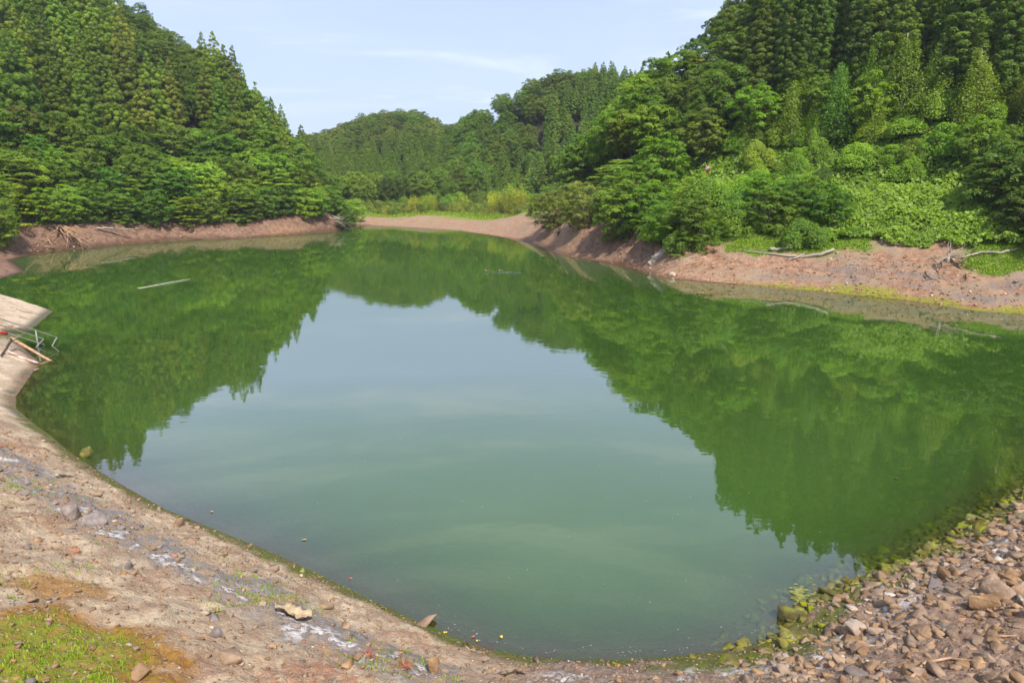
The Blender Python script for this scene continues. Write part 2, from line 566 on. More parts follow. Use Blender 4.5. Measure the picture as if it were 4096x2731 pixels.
# earth, from the water's edge to the forest floor
def ground_material():
    m, ns, ls, out = new_mat("earth")
    geo = ns.new("ShaderNodeNewGeometry")
    pos = geo.outputs["Position"]
    n_big = noise(ns, ls, pos, 0.35, 5, 0.6)
    n_mid = noise(ns, ls, pos, 1.6, 6, 0.6, 0.4)
    n_sml = noise(ns, ls, pos, 9.0, 6, 0.65)
    n_fin = noise(ns, ls, pos, 34.0, 4, 0.65)
    vor = ns.new("ShaderNodeTexVoronoi")
    vor.inputs["Scale"].default_value = 11.0
    ls.new(pos, vor.inputs["Vector"])
    # near slope: tan soil, pinkish brown, red clay
    c = mixc(ns, ls, rng_node(ns, ls, n_mid, 0.35, 0.65), (0.31, 0.21, 0.135), (0.49, 0.38, 0.255))
    c = mixc(ns, ls, mth(ns, ls, 'MULTIPLY', rng_node(ns, ls, n_big, 0.50, 0.68), rng_node(ns, ls, n_sml, 0.35, 0.6)), c, (0.33, 0.16, 0.09))
    c = mixc(ns, ls, rng_node(ns, ls, n_sml, 0.56, 0.72, 0, 0.6), c, (0.50, 0.40, 0.30))
    # wet brown shelf on the right
    c = mixc(ns, ls, attr(ns, "brown"), c, mixc(ns, ls, rng_node(ns, ls, n_sml, 0.35, 0.65), (0.19, 0.115, 0.08), (0.32, 0.215, 0.15)))
    # grey band of dried silt with whitish scum, parallel with the waterline
    grey = mth(ns, ls, 'MULTIPLY', attr(ns, "grey"), rng_node(ns, ls, n_mid, 0.38, 0.55))
    c = mixc(ns, ls, grey, c, mixc(ns, ls, n_sml, (0.14, 0.12, 0.115), (0.27, 0.24, 0.22)))
    white = mth(ns, ls, 'MULTIPLY', attr(ns, "white"), rng_node(ns, ls, n_mid, 0.52, 0.60))
    white = mth(ns, ls, 'MULTIPLY', white, rng_node(ns, ls, n_sml, 0.38, 0.52))
    c = mixc(ns, ls, white, c, (0.62, 0.57, 0.54))
    # orange moss and green film in the lower left corner
    om = mth(ns, ls, 'MULTIPLY', attr(ns, "orange"), rng_node(ns, ls, n_sml, 0.28, 0.46, 0.35, 1.0))
    c = mixc(ns, ls, om, c, mixc(ns, ls, rng_node(ns, ls, n_sml, 0.4, 0.62), (0.27, 0.115, 0.025), (0.30, 0.165, 0.035)))
    om2 = mth(ns, ls, 'MULTIPLY', attr(ns, "mossy"), rng_node(ns, ls, n_sml, 0.36, 0.56, 0.25, 0.9))
    c = mixc(ns, ls, om2, c, mixc(ns, ls, n_fin, (0.15, 0.19, 0.018), (0.24, 0.27, 0.03)))
    # far banks: red-brown clay with pale dry crust
    bank = mixc(ns, ls, rng_node(ns, ls, n_mid, 0.35, 0.62), (0.215, 0.10, 0.054), (0.34, 0.205, 0.125))
    shaded_clay = mixc(ns, ls, rng_node(ns, ls, n_mid, 0.35, 0.62), (0.13, 0.068, 0.045), (0.23, 0.14, 0.095))  # browner clay, with the shade below overhanging trees painted into its colour
    bank = mixc(ns, ls, rng_node(ns, ls, n_sml, 0.58, 0.70, 0, 0.7), bank, (0.46, 0.36, 0.28))
    bank = mixc(ns, ls, mth(ns, ls, 'MULTIPLY', attr(ns, "crust"), rng_node(ns, ls, n_big, 0.40, 0.62)), bank,
                mixc(ns, ls, n_sml, (0.20, 0.132, 0.085), (0.355, 0.255, 0.17)))
    bank = mixc(ns, ls, attr(ns, "clay_shade"), bank, shaded_clay)
    c = mixc(ns, ls, attr(ns, "bank"), c, bank)
    c = mixc(ns, ls, mth(ns, ls, 'MULTIPLY', grey, mth(ns, ls, 'MULTIPLY', attr(ns, "bank"), 0.8)), c, mixc(ns, ls, n_sml, (0.12, 0.10, 0.095), (0.24, 0.20, 0.18)))
    # silt-covered paving
    sand = mixc(ns, ls, n_mid, (0.36, 0.26, 0.17), (0.52, 0.41, 0.29))
    c = mixc(ns, ls, attr(ns, "sand"), c, sand)
    # short grass
    gr = mth(ns, ls, 'MULTIPLY', attr(ns, "grass"), rng_node(ns, ls, n_mid, 0.25, 0.5))
    c = mixc(ns, ls, gr, c, mixc(ns, ls, n_sml, (0.10, 0.15, 0.025), (0.20, 0.25, 0.05)))
    # wet rim
    c = mixc(ns, ls, attr(ns, "wet"), c, mixc(ns, ls, 1.0, c, (0.42, 0.36, 0.30), 'MULTIPLY'))
    # algae at the waterline: dull on the near shore, yellow on the right bank
    mo = mth(ns, ls, 'MULTIPLY', attr(ns, "moss"), rng_node(ns, ls, n_mid, 0.36, 0.52))
    c = mixc(ns, ls, mo, c, mixc(ns, ls, n_sml, (0.05, 0.055, 0.012), (0.15, 0.16, 0.02)))
    ye = mth(ns, ls, 'MULTIPLY', attr(ns, "algae"), rng_node(ns, ls, n_mid, 0.30, 0.50))
    c = mixc(ns, ls, ye, c, mixc(ns, ls, n_sml, (0.15, 0.15, 0.015), (0.28, 0.28, 0.02)))
    # forest floor
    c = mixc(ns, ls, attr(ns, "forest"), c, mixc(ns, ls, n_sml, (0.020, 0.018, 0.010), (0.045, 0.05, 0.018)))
    # lake bed
    c = mixc(ns, ls, attr(ns, "bed"), c, mixc(ns, ls, n_sml, (0.10, 0.08, 0.05), (0.22, 0.17, 0.11)))
    # pebbles: small pale and dark specks
    speck = rng_node(ns, ls, vor.outputs["Distance"], 0.10, 0.30, 1, 0)
    sc = ns.new("ShaderNodeSeparateColor")
    ls.new(vor.outputs["Color"], sc.inputs[0])
    sp = mth(ns, ls, 'MULTIPLY', mth(ns, ls, 'MULTIPLY', speck, attr(ns, "pebble")), rng_node(ns, ls, sc.outputs[0], 0.45, 0.55))
    c = mixc(ns, ls, sp, c, mixc(ns, ls, sc.outputs[1], (0.16, 0.11, 0.085), (0.56, 0.47, 0.38)))
    p = ns.new("ShaderNodeBsdfPrincipled")
    ls.new(c, p.inputs["Base Color"])
    ls.new(mth(ns, ls, 'SUBTRACT', 0.92, mth(ns, ls, 'MULTIPLY', attr(ns, "wet"), 0.5)), p.inputs["Roughness"])
    p.inputs["Specular IOR Level"].default_value = 0.25
    hgt = mth(ns, ls, 'ADD', mth(ns, ls, 'MULTIPLY', n_sml, 1.0), mth(ns, ls, 'MULTIPLY', n_fin, 0.35))
    hgt = mth(ns, ls, 'ADD', hgt, mth(ns, ls, 'MULTIPLY', sp, 0.25))
    b = ns.new("ShaderNodeBump")
    b.inputs["Strength"].default_value = 0.9
    b.inputs["Distance"].default_value = 0.10
    ls.new(hgt, b.inputs["Height"])
    ls.new(b.outputs[0], p.inputs["Normal"])
    ls.new(p.outputs[0], out.inputs["Surface"])
    return m

# ------------------------------------------------------------------ terrain sheet
az_dense = np.linspace(-45, 45, 640)
az_all = np.concatenate([np.linspace(-180, -47, 40), az_dense, np.linspace(47, 178, 40)])
r_all = np.concatenate([np.geomspace(0.4, 6, 16)[:-1], np.geomspace(6, 34, 320)[:-1], np.geomspace(34, 55, 60)[:-1],
                        np.geomspace(55, 100, 130)[:-1], np.geomspace(100, 240, 110)[:-1], np.geomspace(240, 465, 24)])
AZ, RR = np.meshgrid(np.radians(az_all), r_all, indexing='ij')
TX, TY = np.sin(AZ) * RR, np.cos(AZ) * RR
TZ, TT = height_full(TX, TY)
TZ = np.where(RR > 430, 20 * (1 - smooth(58, 75, np.abs(np.degrees(AZ)))) + 6.3 * smooth(58, 75, np.abs(np.degrees(AZ))), TZ)
na, nr = TX.shape
ii, jj = np.meshgrid(np.arange(na), np.arange(nr - 1), indexing='ij')
i2 = (ii + 1) % na
F = np.stack([ii * nr + jj, ii * nr + jj + 1, i2 * nr + jj + 1, i2 * nr + jj], -1).reshape(-1, 4)
azd = np.degrees(AZ)
near = 1 - smooth(28, 34, RR)
land = (TT > 0)
# dimensions of the colour zones follow distance from the waterline and place
leftn = near * (azd < 2)
tb = TT + 0.5 * fbm(TX * 0.7, TY * 0.7, 55, 3)
A = {
    "grey": leftn * smooth(1.4, 1.9, tb) * (1 - smooth(2.5, 3.4, tb)) + near * (azd > 2) * 0.5 * smooth(0.4, 0.9, tb) * (1 - smooth(1.5, 2.5, tb)),
    "white": near * np.where(azd < 2, smooth(2.0, 2.3, tb) * (1 - smooth(2.6, 3.0, tb)), smooth(0.8, 1.1, tb) * (1 - smooth(1.5, 1.9, tb))),
    "orange": 0 * TX, "mossy": 0 * TX,
    "brown": near * smooth(-8, 6, azd) * land,
    "bank": smooth(50, 58, RR) * 1.0,
    "clay_shade": smooth(50, 58, RR) * np.maximum(0.7 * smooth(4.5, 7, azd) * (1 - smooth(11.5, 13.5, azd)), azd < -13) * smooth(-0.1, 0.5, vnoise(TX * 0.09, TY * 0.09, 14) + 0.35 * smooth(1, 2.5, TT)),  # left and headland banks: brown clay plus painted shade, stronger up the bank
    "crust": smooth(50, 58, RR) * smooth(0.8, 2.5, TT) * np.where(azd > -13, 1.0, 0.25),
    "sand": (azd < -30) * smooth(27.0, 29.5, RR + 1.0 * fbm(TX, TY, 5, 3)) * (1 - smooth(52, 58, RR)) * land,
    "pebble": np.clip(near + 0.6 * smooth(55, 60, RR), 0, 1) * land,
    "wet": np.where(RR < 50, 1 - smooth(0.05, 0.55, TT + 0.2 * fbm(TX * 2, TY * 2, 8, 2)), 1 - smooth(0.2, 1.2, TT)),
    "bed": smooth(0.1, 0.5, -TT),
}
_q = [at_z(px_, py_, z_)[:2] for px_, py_, z_ in ((130, 2450, 3.1), (420, 2660, 2.9), (210, 2230, 2.6), (-250, 2560, 4.0))]
_d = lambda k, sx_, sy_: np.hypot((TX - _q[k][0]) / sx_, (TY - _q[k][1]) / sy_) + 0.55 * fbm(TX * 1.4, TY * 1.4, 83 + k, 4)
A["orange"] = np.clip((1 - smooth(0.8, 1.15, _d(0, 1.55, 1.5))) + (1 - smooth(0.7, 1.1, _d(1, 1.2, 0.7))) + 0.8 * (1 - smooth(0.5, 1.0, _d(2, 0.9, 0.5))) + (1 - smooth(0.8, 1.1, _d(3, 2.0, 2.0))), 0, 1)
A["mossy"] = np.clip((1 - smooth(0.55, 1.05, _d(0, 1.35, 1.3))) + (1 - smooth(0.6, 1.0, _d(3, 1.7, 1.7))), 0, 1)
tm = TT + 0.35 * fbm(TX * 1.3, TY * 1.3, 66, 3)
rightbank = smooth(16, 24, azd) * smooth(54, 58, RR) * (1 - smooth(75, 80, RR))
A["moss"] = np.clip((near * (1 - smooth(0.25, 0.6, tm)) + near * (azd > 12) * (1 - smooth(0.7, 1.3, tm))) * smooth(-0.8, 0.0, TT)
                    , 0, 1)
A["algae"] = rightbank * (1 - smooth(0.9, 1.9, TT + 0.9 * fbm(TX * 0.5, TY * 0.5, 12, 3))) * smooth(-0.4, 0.0, TT)
stripe = smooth(0.0, 0.35, fbm(azd * 0.35 + 0.03 * TX, TT * 0.9, 93, 3))
A["grey"] = A["grey"] + rightbank * stripe * smooth(1.6, 2.6, TT) * (1 - smooth(5.5, 7, TT))
farflat = smooth(-13.5, -12.5, azd) * (1 - smooth(3.5, 5, azd)) * smooth(100, 110, RR)
gl = np.interp(azd, [-13, -8, -4, 0, 3, 5], [194, 184, 178, 170, 146, 126])
A["grass"] = np.clip(farflat * smooth(-6, 4, RR - gl + 8 * fbm(TX * 0.15, TY * 0.15, 15, 3)), 0, 1) * land
rg = smooth(14.5, 16, azd) * (1 - smooth(26, 29, azd)) * smooth(6.8, 8.4, TT + 2.2 * fbm(TX * 0.5, TY * 0.5, 19, 4)) * smooth(54, 58, RR)
rg2 = smooth(32.5, 34.5, azd) * smooth(5.0, 6.5, TT + 1.5 * fbm(TX * 0.4, TY * 0.4, 29, 3)) * smooth(54, 58, RR)
hg = smooth(4, 5, azd) * (1 - smooth(9, 10, azd)) * smooth(4.5, 6.5, TT) * smooth(70, 76, RR)
A["grass"] = np.clip(A["grass"] + rg + rg2 + hg, 0, 1)
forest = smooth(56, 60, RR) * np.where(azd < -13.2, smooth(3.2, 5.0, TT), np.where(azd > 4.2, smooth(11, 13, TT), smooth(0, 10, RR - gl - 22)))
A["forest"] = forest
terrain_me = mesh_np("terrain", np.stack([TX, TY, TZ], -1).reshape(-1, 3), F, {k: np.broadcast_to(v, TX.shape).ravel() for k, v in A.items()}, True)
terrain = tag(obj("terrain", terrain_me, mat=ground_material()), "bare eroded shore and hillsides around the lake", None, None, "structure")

# ------------------------------------------------------------------ the lake
def water_material():
    m, ns, ls, out = new_mat("lake_water")
    geo = ns.new("ShaderNodeNewGeometry")
    mp = ns.new("ShaderNodeMapping")
    mp.inputs["Scale"].default_value = (1.0, 1.6, 1.0)
    ls.new(geo.outputs["Position"], mp.inputs["Vector"])
    n1 = noise(ns, ls, mp.outputs[0], 0.9, 2, 0.5)
    n2 = noise(ns, ls, mp.outputs[0], 4.5, 2, 0.5)
    n3 = noise(ns, ls, geo.outputs["Position"], 0.05, 3, 0.5)
    calm = rng_node(ns, ls, n3, 0.35, 0.65, 0.45, 1.0)
    hgt = mth(ns, ls, 'MULTIPLY', mth(ns, ls, 'ADD', n1, mth(ns, ls, 'MULTIPLY', n2, 0.12)), calm)
    b = ns.new("ShaderNodeBump")
    b.inputs["Strength"].default_value = 1.0
    b.inputs["Distance"].default_value = 0.0032
    ls.new(hgt, b.inputs["Height"])
    depth = attr(ns, "depth")
    clear = mth(ns, ls, 'EXPONENT', mth(ns, ls, 'MULTIPLY', depth, -2.3))
    body = mixc(ns, ls, rng_node(ns, ls, noise(ns, ls, geo.outputs["Position"], 0.11, 3, 0.5), 0.3, 0.7), (0.042, 0.092, 0.015), (0.049, 0.099, 0.020))
    df = ns.new("ShaderNodeBsdfDiffuse")
    ls.new(body, df.inputs["Color"])
    tr = ns.new("ShaderNodeBsdfTransparent")
    tr.inputs["Color"].default_value = (0.80, 0.86, 0.66, 1)
    mx = ns.new("ShaderNodeMixShader")
    ls.new(clear, mx.inputs[0])
    ls.new(df.outputs[0], mx.inputs[1])
    ls.new(tr.outputs[0], mx.inputs[2])
    gl = ns.new("ShaderNodeBsdfGlossy")
    gl.inputs["Roughness"].default_value = 0.012
    ls.new(b.outputs[0], gl.inputs["Normal"])
    fr = ns.new("ShaderNodeFresnel")
    fr.inputs["IOR"].default_value = 1.34
    ls.new(b.outputs[0], fr.inputs["Normal"])
    m2 = ns.new("ShaderNodeMixShader")
    ls.new(mth(ns, ls, 'MINIMUM', mth(ns, ls, 'ADD', mth(ns, ls, 'MULTIPLY', fr.outputs[0], 2.4), 0.04), 0.57), m2.inputs[0])
    ls.new(mx.outputs[0], m2.inputs[1])
    ls.new(gl.outputs[0], m2.inputs[2])
    ls.new(m2.outputs[0], out.inputs["Surface"])
    return m
M_WATER = water_material()
wa = np.linspace(-70, 70, 420)
wr_ = np.concatenate([np.geomspace(7, 30, 150)[:-1], np.geomspace(30, 185, 110)])
WA, WR = np.meshgrid(np.radians(wa), wr_, indexing='ij')
WX, WY = np.sin(WA) * WR, np.cos(WA) * WR
WD = np.maximum(-height_full(WX, WY)[0], 0)
na2, nr2 = WX.shape
ii, jj = np.meshgrid(np.arange(na2 - 1), np.arange(nr2 - 1), indexing='ij')
WF = np.stack([ii * nr2 + jj, (ii + 1) * nr2 + jj, (ii + 1) * nr2 + jj + 1, ii * nr2 + jj + 1], -1).reshape(-1, 4)
# keep only the cells that touch the lake
keep = (sdf(WX, WY).ravel()[WF] < 1.2).any(axis=1)
WF = WF[keep]
used, inv = np.unique(WF, return_inverse=True)
WV = np.stack([WX.ravel()[used], WY.ravel()[used], np.zeros(len(used))], -1)
lake = tag(obj("lake_water", mesh_np("lake_water", WV, inv.reshape(-1, 4), {"depth": WD.ravel()[used]}, True), mat=M_WATER),
           "still green reservoir water", None, None, "structure")

# ------------------------------------------------------------------ plant prototypes (mesh data shared by all copies)
def rand_dirs(n, g):
    v = g.normal(size=(n, 3))
    return unit(v)

def leaf_mesh(name, V, F, tint, mat):
    me = mesh_np(name, V, F, {"tint": np.repeat(tint, 4)})
    me.materials.append(mat)
    return me

def cedar_proto(seed):
    g = np.random.default_rng(seed)
    Ht, Rm = 15.0, g.uniform(1.75, 2.75)
    blunt, bare = g.uniform(1.2, 2.0), g.uniform(1.0, 3.6)
    tufts = []
    z = bare
    while z < Ht - 0.3:
        f = (z - bare) / (Ht - bare)
        if g.random() < 0.06:
            z += 0.6
        rad = Rm * g.uniform(0.90, 1.08) * (1 - f ** blunt) ** 0.95 * min(1.0, 0.70 + f * 2.0) + 0.08
        n = max(3, int(4.6 * rad + 1.5))
        a0 = g.uniform(0, 6.28)
        for k in range(n):
            a = a0 + 6.283 * k / n + g.uniform(-0.3, 0.3)
            rr = rad * g.uniform(0.62, 1.10)
            tr = np.clip(0.20 + 0.15 * rad, 0.22, 0.52) * g.uniform(0.75, 1.25)
            tufts.append((rr * math.cos(a), rr * math.sin(a), z + g.uniform(-0.3, 0.3) - 0.10 * rr, tr, a))
            if rad > 1.0 and g.random() < 0.35:
                r2 = rr * g.uniform(0.3, 0.6)
                tufts.append((r2 * math.cos(a + .4), r2 * math.sin(a + .4), z + g.uniform(-0.1, 0.3), tr, a))
        z += g.uniform(0.46, 0.64)
    tufts.append((0, 0, Ht - 0.35, 0.30, 0))
    tufts.append((0, 0, Ht, 0.18, 0))
    C, D, N, T, Ls = [], [], [], [], []
    for (x, y, z, tr, a) in tufts:
        n = int(26 + 260 * tr * tr + 50 * tr)
        out = np.array([math.cos(a) * 0.5, math.sin(a) * 0.5, 0.55])
        d = unit(rand_dirs(n, g) + out * 0.8)
        rad = tr * (0.80 + 0.28 * g.random(n))[:, None]
        C.append(np.array([x, y, z]) + d * rad * (1, 1, 0.9))
        nn = unit(d + rand_dirs(n, g) * 0.40)
        N.append(nn)
        tt = rand_dirs(n, g) * 0.8 + np.array([0, 0, 0.5])
        D.append(unit(tt - nn * (tt * nn).sum(1, keepdims=True)))
        T.append(np.clip(g.normal(0.45, 0.18) + g.normal(0, 0.12, n), 0, 0.965) if g.random() > 0.004 else np.full(n, 0.985))
        Ls.append(np.full(n, 0.17 + 0.14 * tr) * g.uniform(0.8, 1.3, n))
    C, D, N, T, Ls = np.concatenate(C), np.concatenate(D), np.concatenate(N), np.concatenate(T), np.concatenate(Ls)
    T[g.random(len(T)) < 0.010] = 0.99
    V, F = cards(C, D, N, Ls, Ls * 0.5)
    crown = leaf_mesh("cedar_crown", V, F, T, M_NEEDLE)
    mb = MB().tube([(0, 0, -0.6), (0.03, 0.02, 3), (-0.04, 0.03, 8), (0, 0, 14.6)], [0.24, 0.19, 0.12, 0.02], 7)
    for k in range(14):
        a, zz = g.uniform(0, 6.28), g.uniform(2.0, 10)
        rr = 1.5 * (1 - zz / 16)
        mb.tube([(0, 0, zz), (rr * .6 * math.cos(a), rr * .6 * math.sin(a), zz - 0.1), (rr * math.cos(a), rr * math.sin(a), zz + 0.1)], [0.05, 0.035, 0.015], 4, False)
    return crown, mb.mesh("cedar_trunk", M_BARK)

def broad_proto(seed, Ht=8.0, Rm=3.6, lobes=50, flat=0.72, leaf=0.225, per=360, tier=False, base=0.22, droop=0.2, bark=None, lobe_r=(0.24, 0.40)):
    g = np.random.default_rng(seed)
    cz, rz = Ht * (base + 1) / 2 * 0.98, Ht * (1 - base) / 2
    cen = []
    tries = 0
    lean = g.normal(0, 0.25, 2)
    while len(cen) < lobes and tries < 4000:
        tries += 1
        d = rand_dirs(1, g)[0]
        u = g.uniform(0.50, 0.92)
        if tier:
            k = g.integers(0, 5)
            zz = (k + 0.5) / 5 * 2 - 1
            rr = math.sqrt(max(0.05, 1 - (zz * 0.8) ** 2)) * g.uniform(0.25, 0.95)
            a = g.uniform(0, 6.28)
            p = np.array([rr * math.cos(a) * Rm, rr * math.sin(a) * Rm, cz + zz * rz * 0.9 + g.normal(0, 0.42) - 0.5 * rr])
        else:
            p = np.array([d[0] * Rm * u, d[1] * Rm * u, cz + d[2] * rz * u])
        p[:2] += lean * (p[2] - cz) * 0.25
        lr = Rm * g.uniform(*lobe_r)
        if all(np.linalg.norm((p - q) * (1, 1, 2.2 if tier else 1.1)) > 0.62 * (lr + l2) * (0.9 if tier else 1) for q, l2 in cen):
            cen.append((p, lr))
    C, D, N, T, Ls = [], [], [], [], []
    for p, lr in cen:
        n = int(per * (lr / (0.32 * Rm)) ** 2)
        d = rand_dirs(n, g)
        d[:, 2] = np.where(d[:, 2] < -0.35, -d[:, 2], d[:, 2])
        # each lobe is itself made of small sprays
        k = max(5, int(n / 22))
        sp = rand_dirs(k, g)
        sp[:, 2] = np.where(sp[:, 2] < -0.3, -sp[:, 2], sp[:, 2])
        idx = g.integers(0, k, n)
        d = unit(sp[idx] + d * 0.38)
        fl = 0.30 if tier else flat
        rad = lr * g.uniform(0.70, 1.06, (k,))[idx][:, None] * g.uniform(0.86, 1.06, n)[:, None]
        C.append(p + d * rad * (1, 1, fl))
        nn = unit(d * (0.55, 0.55, 0.5) + np.array([0, 0, 0.65 if tier else 0.42]) + rand_dirs(n, g) * 0.45)
        N.append(nn)
        t = rand_dirs(n, g) + d * 0.8 + np.array([0, 0, -droop])
        D.append(unit(t - nn * (t * nn).sum(1, keepdims=True)))
        T.append(np.clip(g.normal(0.42, 0.12) + g.normal(0, 0.10, k)[idx] + g.normal(0, 0.14, n), 0, 0.96))
        Ls.append(leaf * g.uniform(0.7, 1.35, n))
    C, D, N, T, Ls = np.concatenate(C), np.concatenate(D), np.concatenate(N), np.concatenate(T), np.concatenate(Ls)
    T[g.random(len(T)) < 0.004] = 0.99
    V, F = cards(C, D, N, Ls, Ls * 0.62)
    crown = leaf_mesh("tree_crown", V, F, T, M_LEAF)
    mb = MB()
    fork = np.array([lean[0] * 0.3, lean[1] * 0.3, Ht * 0.34])
    mb.tube([(0, 0, -0.7), (0.05, 0.04, Ht * 0.15), fork], [0.028 * Ht, 0.021 * Ht, 0.017 * Ht], 8)
    mains = []
    for k in range(6):
        a = 6.283 * k / 6 + g.uniform(-0.4, 0.4)
        e = np.array([math.cos(a) * Rm * 0.45, math.sin(a) * Rm * 0.45, Ht * g.uniform(0.5, 0.72)])
        mid = fork * 0.5 + e * 0.5 + np.array([0, 0, -0.25])
        mb.tube([fork, mid, e], [0.013 * Ht, 0.009 * Ht, 0.005 * Ht], 6, False)
        mains.append((mid, e))
    for p, lr in cen:
        m = min(mains, key=lambda q: np.linalg.norm(q[1] - p))
        s = m[0] if np.linalg.norm(m[0] - p) < np.linalg.norm(m[1] - p) else m[1]
        mb.tube([s, s * 0.5 + p * 0.5 + g.normal(0, 0.12, 3), p + np.array([0, 0, lr * 0.2])], [0.0055 * Ht, 0.004 * Ht, 0.0015 * Ht], 4, False)
    return crown, mb.mesh("tree_trunk", bark or M_BARK)

def mound_proto(seed, Ht=3.4, Rm=2.5, leaf=0.17, n=9000, cols=0):
    """shrub or vine heap whose leaves reach the ground"""
    g = np.random.default_rng(seed)
    k = 26
    C, D, N, T, Ls = [], [], [], [], []
    for q in range(k):
        a, u = g.uniform(0, 6.28), math.sqrt(g.random())
        x, y = math.cos(a) * Rm * u * 0.85, math.sin(a) * Rm * u * 0.85
        top = Ht * (1 - 0.62 * u ** 1.7) * g.uniform(0.72, 1.08)
        lr = Rm * g.uniform(0.24, 0.38)
        m = n // k
        # a heap: dome on top, skirt of hanging leaves down to the ground
        d = rand_dirs(m, g)
        d[:, 2] = np.abs(d[:, 2])
        s = g.random(m)
        z = np.where(s < 0.62, top - lr * 0.8 + d[:, 2] * lr * 0.85, (top - lr * 0.8) * g.random(m) ** 0.8)
        hr = np.where(s < 0.62, np.sqrt(np.maximum(0, 1 - d[:, 2] ** 2)), 1.0) * lr * g.uniform(0.85, 1.08, m)
        hd = unit(np.concatenate([d[:, :2], np.zeros((m, 1))], 1))
        C.append(np.stack([x + hd[:, 0] * hr, y + hd[:, 1] * hr, np.maximum(z, 0.02)], 1))
        nn = unit(hd * np.where(s < 0.62, 0.5, 1.0)[:, None] + np.array([0, 0, 0.55]) + rand_dirs(m, g) * 0.5)
        N.append(nn)
        t = rand_dirs(m, g) + hd * 0.5 + np.array([0, 0, -0.55])
        D.append(unit(t - nn * (t * nn).sum(1, keepdims=True)))
        T.append(np.clip(g.normal(0.45, 0.12) + g.normal(0, 0.17, m), 0, 0.96))
        Ls.append(leaf * g.uniform(0.7, 1.3, m))
    C, D, N, T, Ls = np.concatenate(C), np.concatenate(D), np.concatenate(N), np.concatenate(T), np.concatenate(Ls)
    T[g.random(len(T)) < 0.006] = 0.99
    V, F = cards(C, D, N, Ls, Ls * 0.78)
    crown = leaf_mesh("shrub_foliage", V, F, T, M_LEAF)
    mb = MB()
    for q in range(7):
        a = g.uniform(0, 6.28)
        e = np.array([math.cos(a) * Rm * 0.5, math.sin(a) * Rm * 0.5, Ht * g.uniform(0.5, 0.8)])
        mb.tube([(0.1 * math.cos(a), 0.1 * math.sin(a), -0.4), e * 0.5 + (0, 0, 0.3), e], [0.06, 0.04, 0.012], 5, False)
    return crown, mb.mesh("shrub_stems", M_BARK)

def vine_proto(seed, Ht=10.0):
    """a trunk smothered by hanging vines: ragged tapering curtains"""
    g = np.random.default_rng(seed)
    C, D, N, T, Ls = [], [], [], [], []
    for q in range(34):
        a = g.uniform(0, 6.28)
        u = g.random()
        ztop = Ht * (0.25 + 0.75 * g.random() ** 0.8)
        spread = 0.35 + 3.6 * (1 - ztop / Ht) ** 1.2 * g.uniform(0.4, 1.3) + 0.2
        x0, y0 = math.cos(a) * spread * 0.75, math.sin(a) * spread * 0.75
        ln = ztop * g.uniform(0.35, 0.95)
        m = int(90 + 40 * ln)
        s = g.random(m)
        z = ztop - s * ln
        grow = 1 + 0.55 * s
        C.append(np.stack([x0 * grow + g.normal(0, 0.18 + 0.4 * s, m), y0 * grow + g.normal(0, 0.18 + 0.4 * s, m), np.maximum(z + g.normal(0, .1, m), 0.05)], 1))
        hd = np.tile(np.array([math.cos(a), math.sin(a), 0.35]), (m, 1))
        nn = unit(hd + rand_dirs(m, g) * 0.75)
        N.append(nn)
        t = np.array([0, 0, -1.0]) + rand_dirs(m, g) * 0.7
        D.append(unit(t - nn * (t * nn).sum(1, keepdims=True)))
        T.append(np.clip(g.normal(0.5, 0.12) + g.normal(0, 0.18, m), 0, 0.96))
        Ls.append(0.18 * g.uniform(0.7, 1.35, m))
    C, D, N, T, Ls = np.concatenate(C), np.concatenate(D), np.concatenate(N), np.concatenate(T), np.concatenate(Ls)
    V, F = cards(C, D, N, Ls, Ls * 0.8)
    crown = leaf_mesh("vine_curtain", V, F, T, M_LEAF)
    mb = MB().tube([(0, 0, -0.6), (0.08, 0, Ht * 0.4), (0, 0.05, Ht * 0.98)], [0.2, 0.15, 0.04], 7)
    return crown, mb.mesh("vine_trunk", M_PALEBARK)

def bamboo_proto(seed, Ht=6.5):
    g = np.random.default_rng(seed)
    mb = MB()
    C, D, N, T, Ls = [], [], [], [], []
    for q in range(26):
        a, u = g.uniform(0, 6.28), 1.5 * math.sqrt(g.random())
        x, y = math.cos(a) * u, math.sin(a) * u
        h = Ht * g.uniform(0.6, 1.05)
        le = g.normal(0, 0.06, 2) * h + np.array([math.cos(a), math.sin(a)]) * 0.08 * h
        top = np.array([x + le[0], y + le[1], h])
        pts = [np.array([x, y, -0.2]), np.array([x + le[0] * 0.25, y + le[1] * 0.25, h * 0.5]), top]
        mb.tube(pts, [0.03, 0.022, 0.006], 4, False)
        m = 75
        s = g.uniform(0.25, 1.0, m)
        base = pts[0] * ((1 - s) ** 2)[:, None] + pts[1] * (2 * s * (1 - s))[:, None] + top * (s ** 2)[:, None]
        d = rand_dirs(m, g) * (1, 1, 0.4)
        C.append(base + d * (0.25 + 0.45 * np.sin(s * 3.1))[:, None])
        D.append(unit(d + np.array([0, 0, -0.35])))
        N.append(unit(rand_dirs(m, g) + np.array([0, 0, 0.8])))
        T.append(np.clip(g.normal(0.5, 0.14) + g.normal(0, 0.16, m), 0, 0.96))
        Ls.append(0.42 * g.uniform(0.7, 1.3, m))
    C, D, N, T, Ls = np.concatenate(C), np.concatenate(D), np.concatenate(N), np.concatenate(T), np.concatenate(Ls)
    V, F = cards(C, D, N, Ls, Ls * 0.26)
    return leaf_mesh("bamboo_leaves", V, F, T, M_LEAF), mb.mesh("bamboo_culms", M_BAMBOO)

